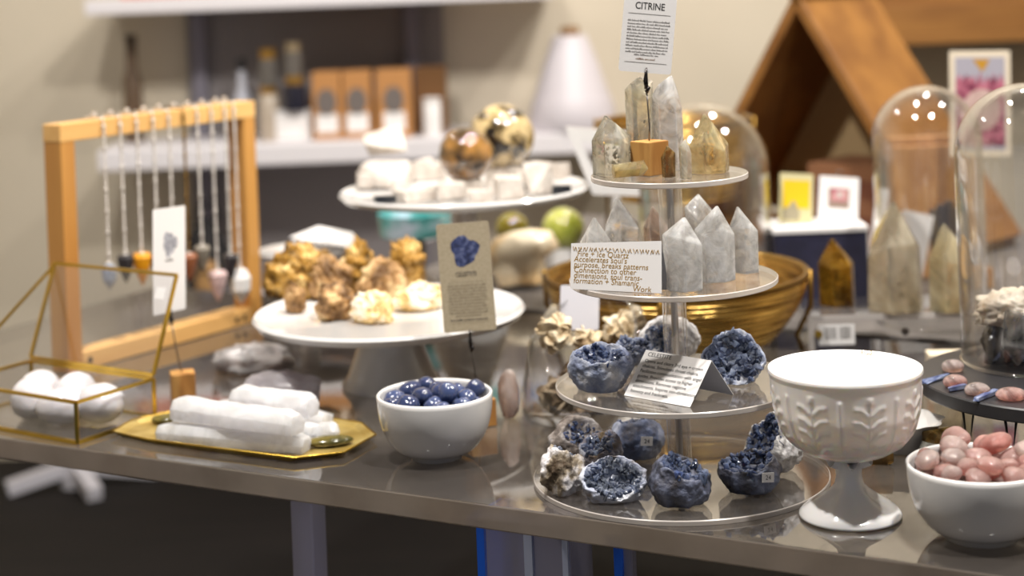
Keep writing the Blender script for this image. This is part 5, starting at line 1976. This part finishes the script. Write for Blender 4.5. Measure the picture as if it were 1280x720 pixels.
# tarot print on a wooden block, behind the domes
cb = Vector((at(1226, 400, 2.56).x, 2.56, TZ))
bb = at(1226, 196, 2.56)
holder('wooden block card holder carrying the magenta flower print', cb + Vector((0, 0, 0)), R(10), (.03, .03, .03),
       [cb + Vector((0, .004, .03)), cb + Vector((0, .004, .12)), Vector((bb.x, 2.564, bb.z - .004))], (0, 0, 1))
k = 2.56 / F
t = card('picture_card', 'tall white-bordered print with a magenta flower behind the domes', 'picture', bb, 75 * k, 132 * k, R(-3), R(1.5), pm('cream border', (226, 212, 190), .6), .0015)
w, h = 75 * k, 132 * k
obj('sky_field', quad(-w * .41, h * .06, w * .41, h * .94, .0011), pm('pale blue print', (168, 164, 176), .6), t)
b2 = NB()
rr = random.Random(3)
pts = [(-.40, .10)]
pts += [(.40, .10)]
top_ = []
for i in range(15):
    q = i / 14
    top_.append((.40 - .80 * q, .70 + .08 * (i % 2) + rr.uniform(-.02, .03)))
b2.faces.new([b2.verts.new((x * w, -.00125, z * h)) for x, z in pts + top_])
obj('magenta_petals', b2, pm('magenta print', (112, 38, 66), .6, col2=(190, 112, 132), scale=80, stops=(.4, .6)), t)
b2 = NB()
b2.faces.new([b2.verts.new((w * (.02 + .31 * math.cos(i * .314)), -.0014, h * (.44 + .20 * math.sin(i * .314)))) for i in range(20)])
obj('pale_flower', b2, pm('pale flower print', (208, 180, 172), .6, col2=(190, 158, 152), scale=60), t)
b2 = NB()
b2.faces.new([b2.verts.new((x * w, -.0014, z * h)) for x, z in ((-.12, .92), (.16, .92), (.10, .85), (.04, .80), (-.02, .84))])
obj('gold_crown', b2, pm('gold print', (190, 140, 40), .6), t)

# brown packet, dark bundle and white card behind the first dome
p_ = Vector((at(1163, 330, 2.62).x, 2.66, TZ)); k = 2.66 / F
t = thing('brown_packet', 'brown paper packet standing behind the glass dome', 'packet', p_)
obj('packet', bx((0, 0, .105), (78 * k, .05, .21), .004), pm('brown paper', (176, 128, 78), .8, col2=(160, 112, 64), scale=30), t)
obj('fold', bx((0, -.002, .216), (80 * k, .02, .012), .003), MATS['brown paper'], t)
p_ = Vector((at(1190, 340, 2.53).x, 2.53, TZ))
t = thing('charcoal_bundle', 'dark grey bundle of sticks behind the glass dome', 'bundle', p_)
for i in range(5):
    q = Vector((-.024 + .012 * i, .004 * (i % 2), 0))
    obj('stick', tube([q + Z * .0004, q + Z * (.125 + .006 * (i % 3))], .0068, 8), pm('charcoal', (70, 62, 60), .8, bump=.6, bscale=60), t)
obj('band', tube([(-.034, -.012, .05), (0, -.016, .05), (.034, -.012, .05), (.036, .012, .05), (0, .018, .05), (-.034, .012, .05)], .0015, 6, closed=True), pm('twine', (160, 140, 110), .8), t)
p_ = Vector((at(1126, 330, 2.50).x, 2.505, TZ))
t = card('blank_card', 'pale card leaning behind the glass dome', 'card', p_, .05, .128, R(5), R(14), PAPER)
p_ = Vector((at(1092, 340, 2.56).x, 2.57, TZ))
t = card('blank_card', 'narrow white card between the navy box and the glass dome', 'card', p_, .02, .155, R(5), R(8), PAPER)

# ================================================================== light
def lamp(name, loc, target, power, size, col=(1, .93, .82), spread=None):
    L = bpy.data.lights.new(name, 'AREA')
    L.shape = 'DISK'
    L.size = size
    L.energy = power
    L.color = col
    if spread:
        L.spread = R(spread)
    o = bpy.data.objects.new(name, L)
    COL.objects.link(o)
    o.location = loc
    o.rotation_euler = (Vector(target) - Vector(loc)).to_track_quat('-Z', 'Y').to_euler()
    return o


WARM = (1, .96, .90)
lamp('ceiling_spot', (.75, 1.05, 2.85), (.25, 1.65, .7), 46, .10, WARM)
lamp('ceiling_spot', (-.55, 1.35, 2.85), (-.2, 1.95, .7), 44, .10, WARM)
lamp('ceiling_spot', (.15, 2.45, 2.85), (.1, 2.1, .7), 14, .10, WARM)
lamp('ceiling_spot', (1.5, 2.2, 2.85), (.9, 2.2, .7), 24, .12, WARM)
lamp('wall_washer', (-1.4, 3.2, 2.9), (-1.2, 4.3, 1.2), 10, .12, WARM)
lamp('wall_washer', (.9, 3.3, 2.9), (.6, 4.3, 1.5), 25, .12, WARM)

# rest every thing a hair above what carries it
CARRIERS = ('cake_stand', 'tiered_stand', 'acrylic_riser', 'round_stand', 'glass_box', 'tray', 'storage_box', 'slate_disc', 'brass_basket', 'bowl', 'glass_vessel', 'triangle_shelf')
for o in list(COL.objects):
    if o.parent is None and o.get('category') and not o.name.startswith(('display_table', 'shelf_unit')):
        o.location.z += .0003 if o.name.split('.')[0] in CARRIERS else .0007

w = bpy.data.worlds.new('world')
scene.world = w
w.use_nodes = True
nt = w.node_tree
bg = nt.nodes['Background']
bg.inputs[0].default_value = (.78, .86, 1, 1)
bg.inputs[1].default_value = .22

scene.view_settings.view_transform = 'Standard'
scene.view_settings.look = 'None'
scene.view_settings.gamma = 1
scene.view_settings.use_curve_mapping = False
scene.view_settings.exposure = 0.15
c = scene.cycles
c.max_bounces = 14
c.transparent_max_bounces = 32
c.transmission_bounces = 10
c.glossy_bounces = 5
c.diffuse_bounces = 4
c.sample_clamp_indirect = 6
c.caustics_reflective = False
c.caustics_refractive = False
c.use_denoising = True
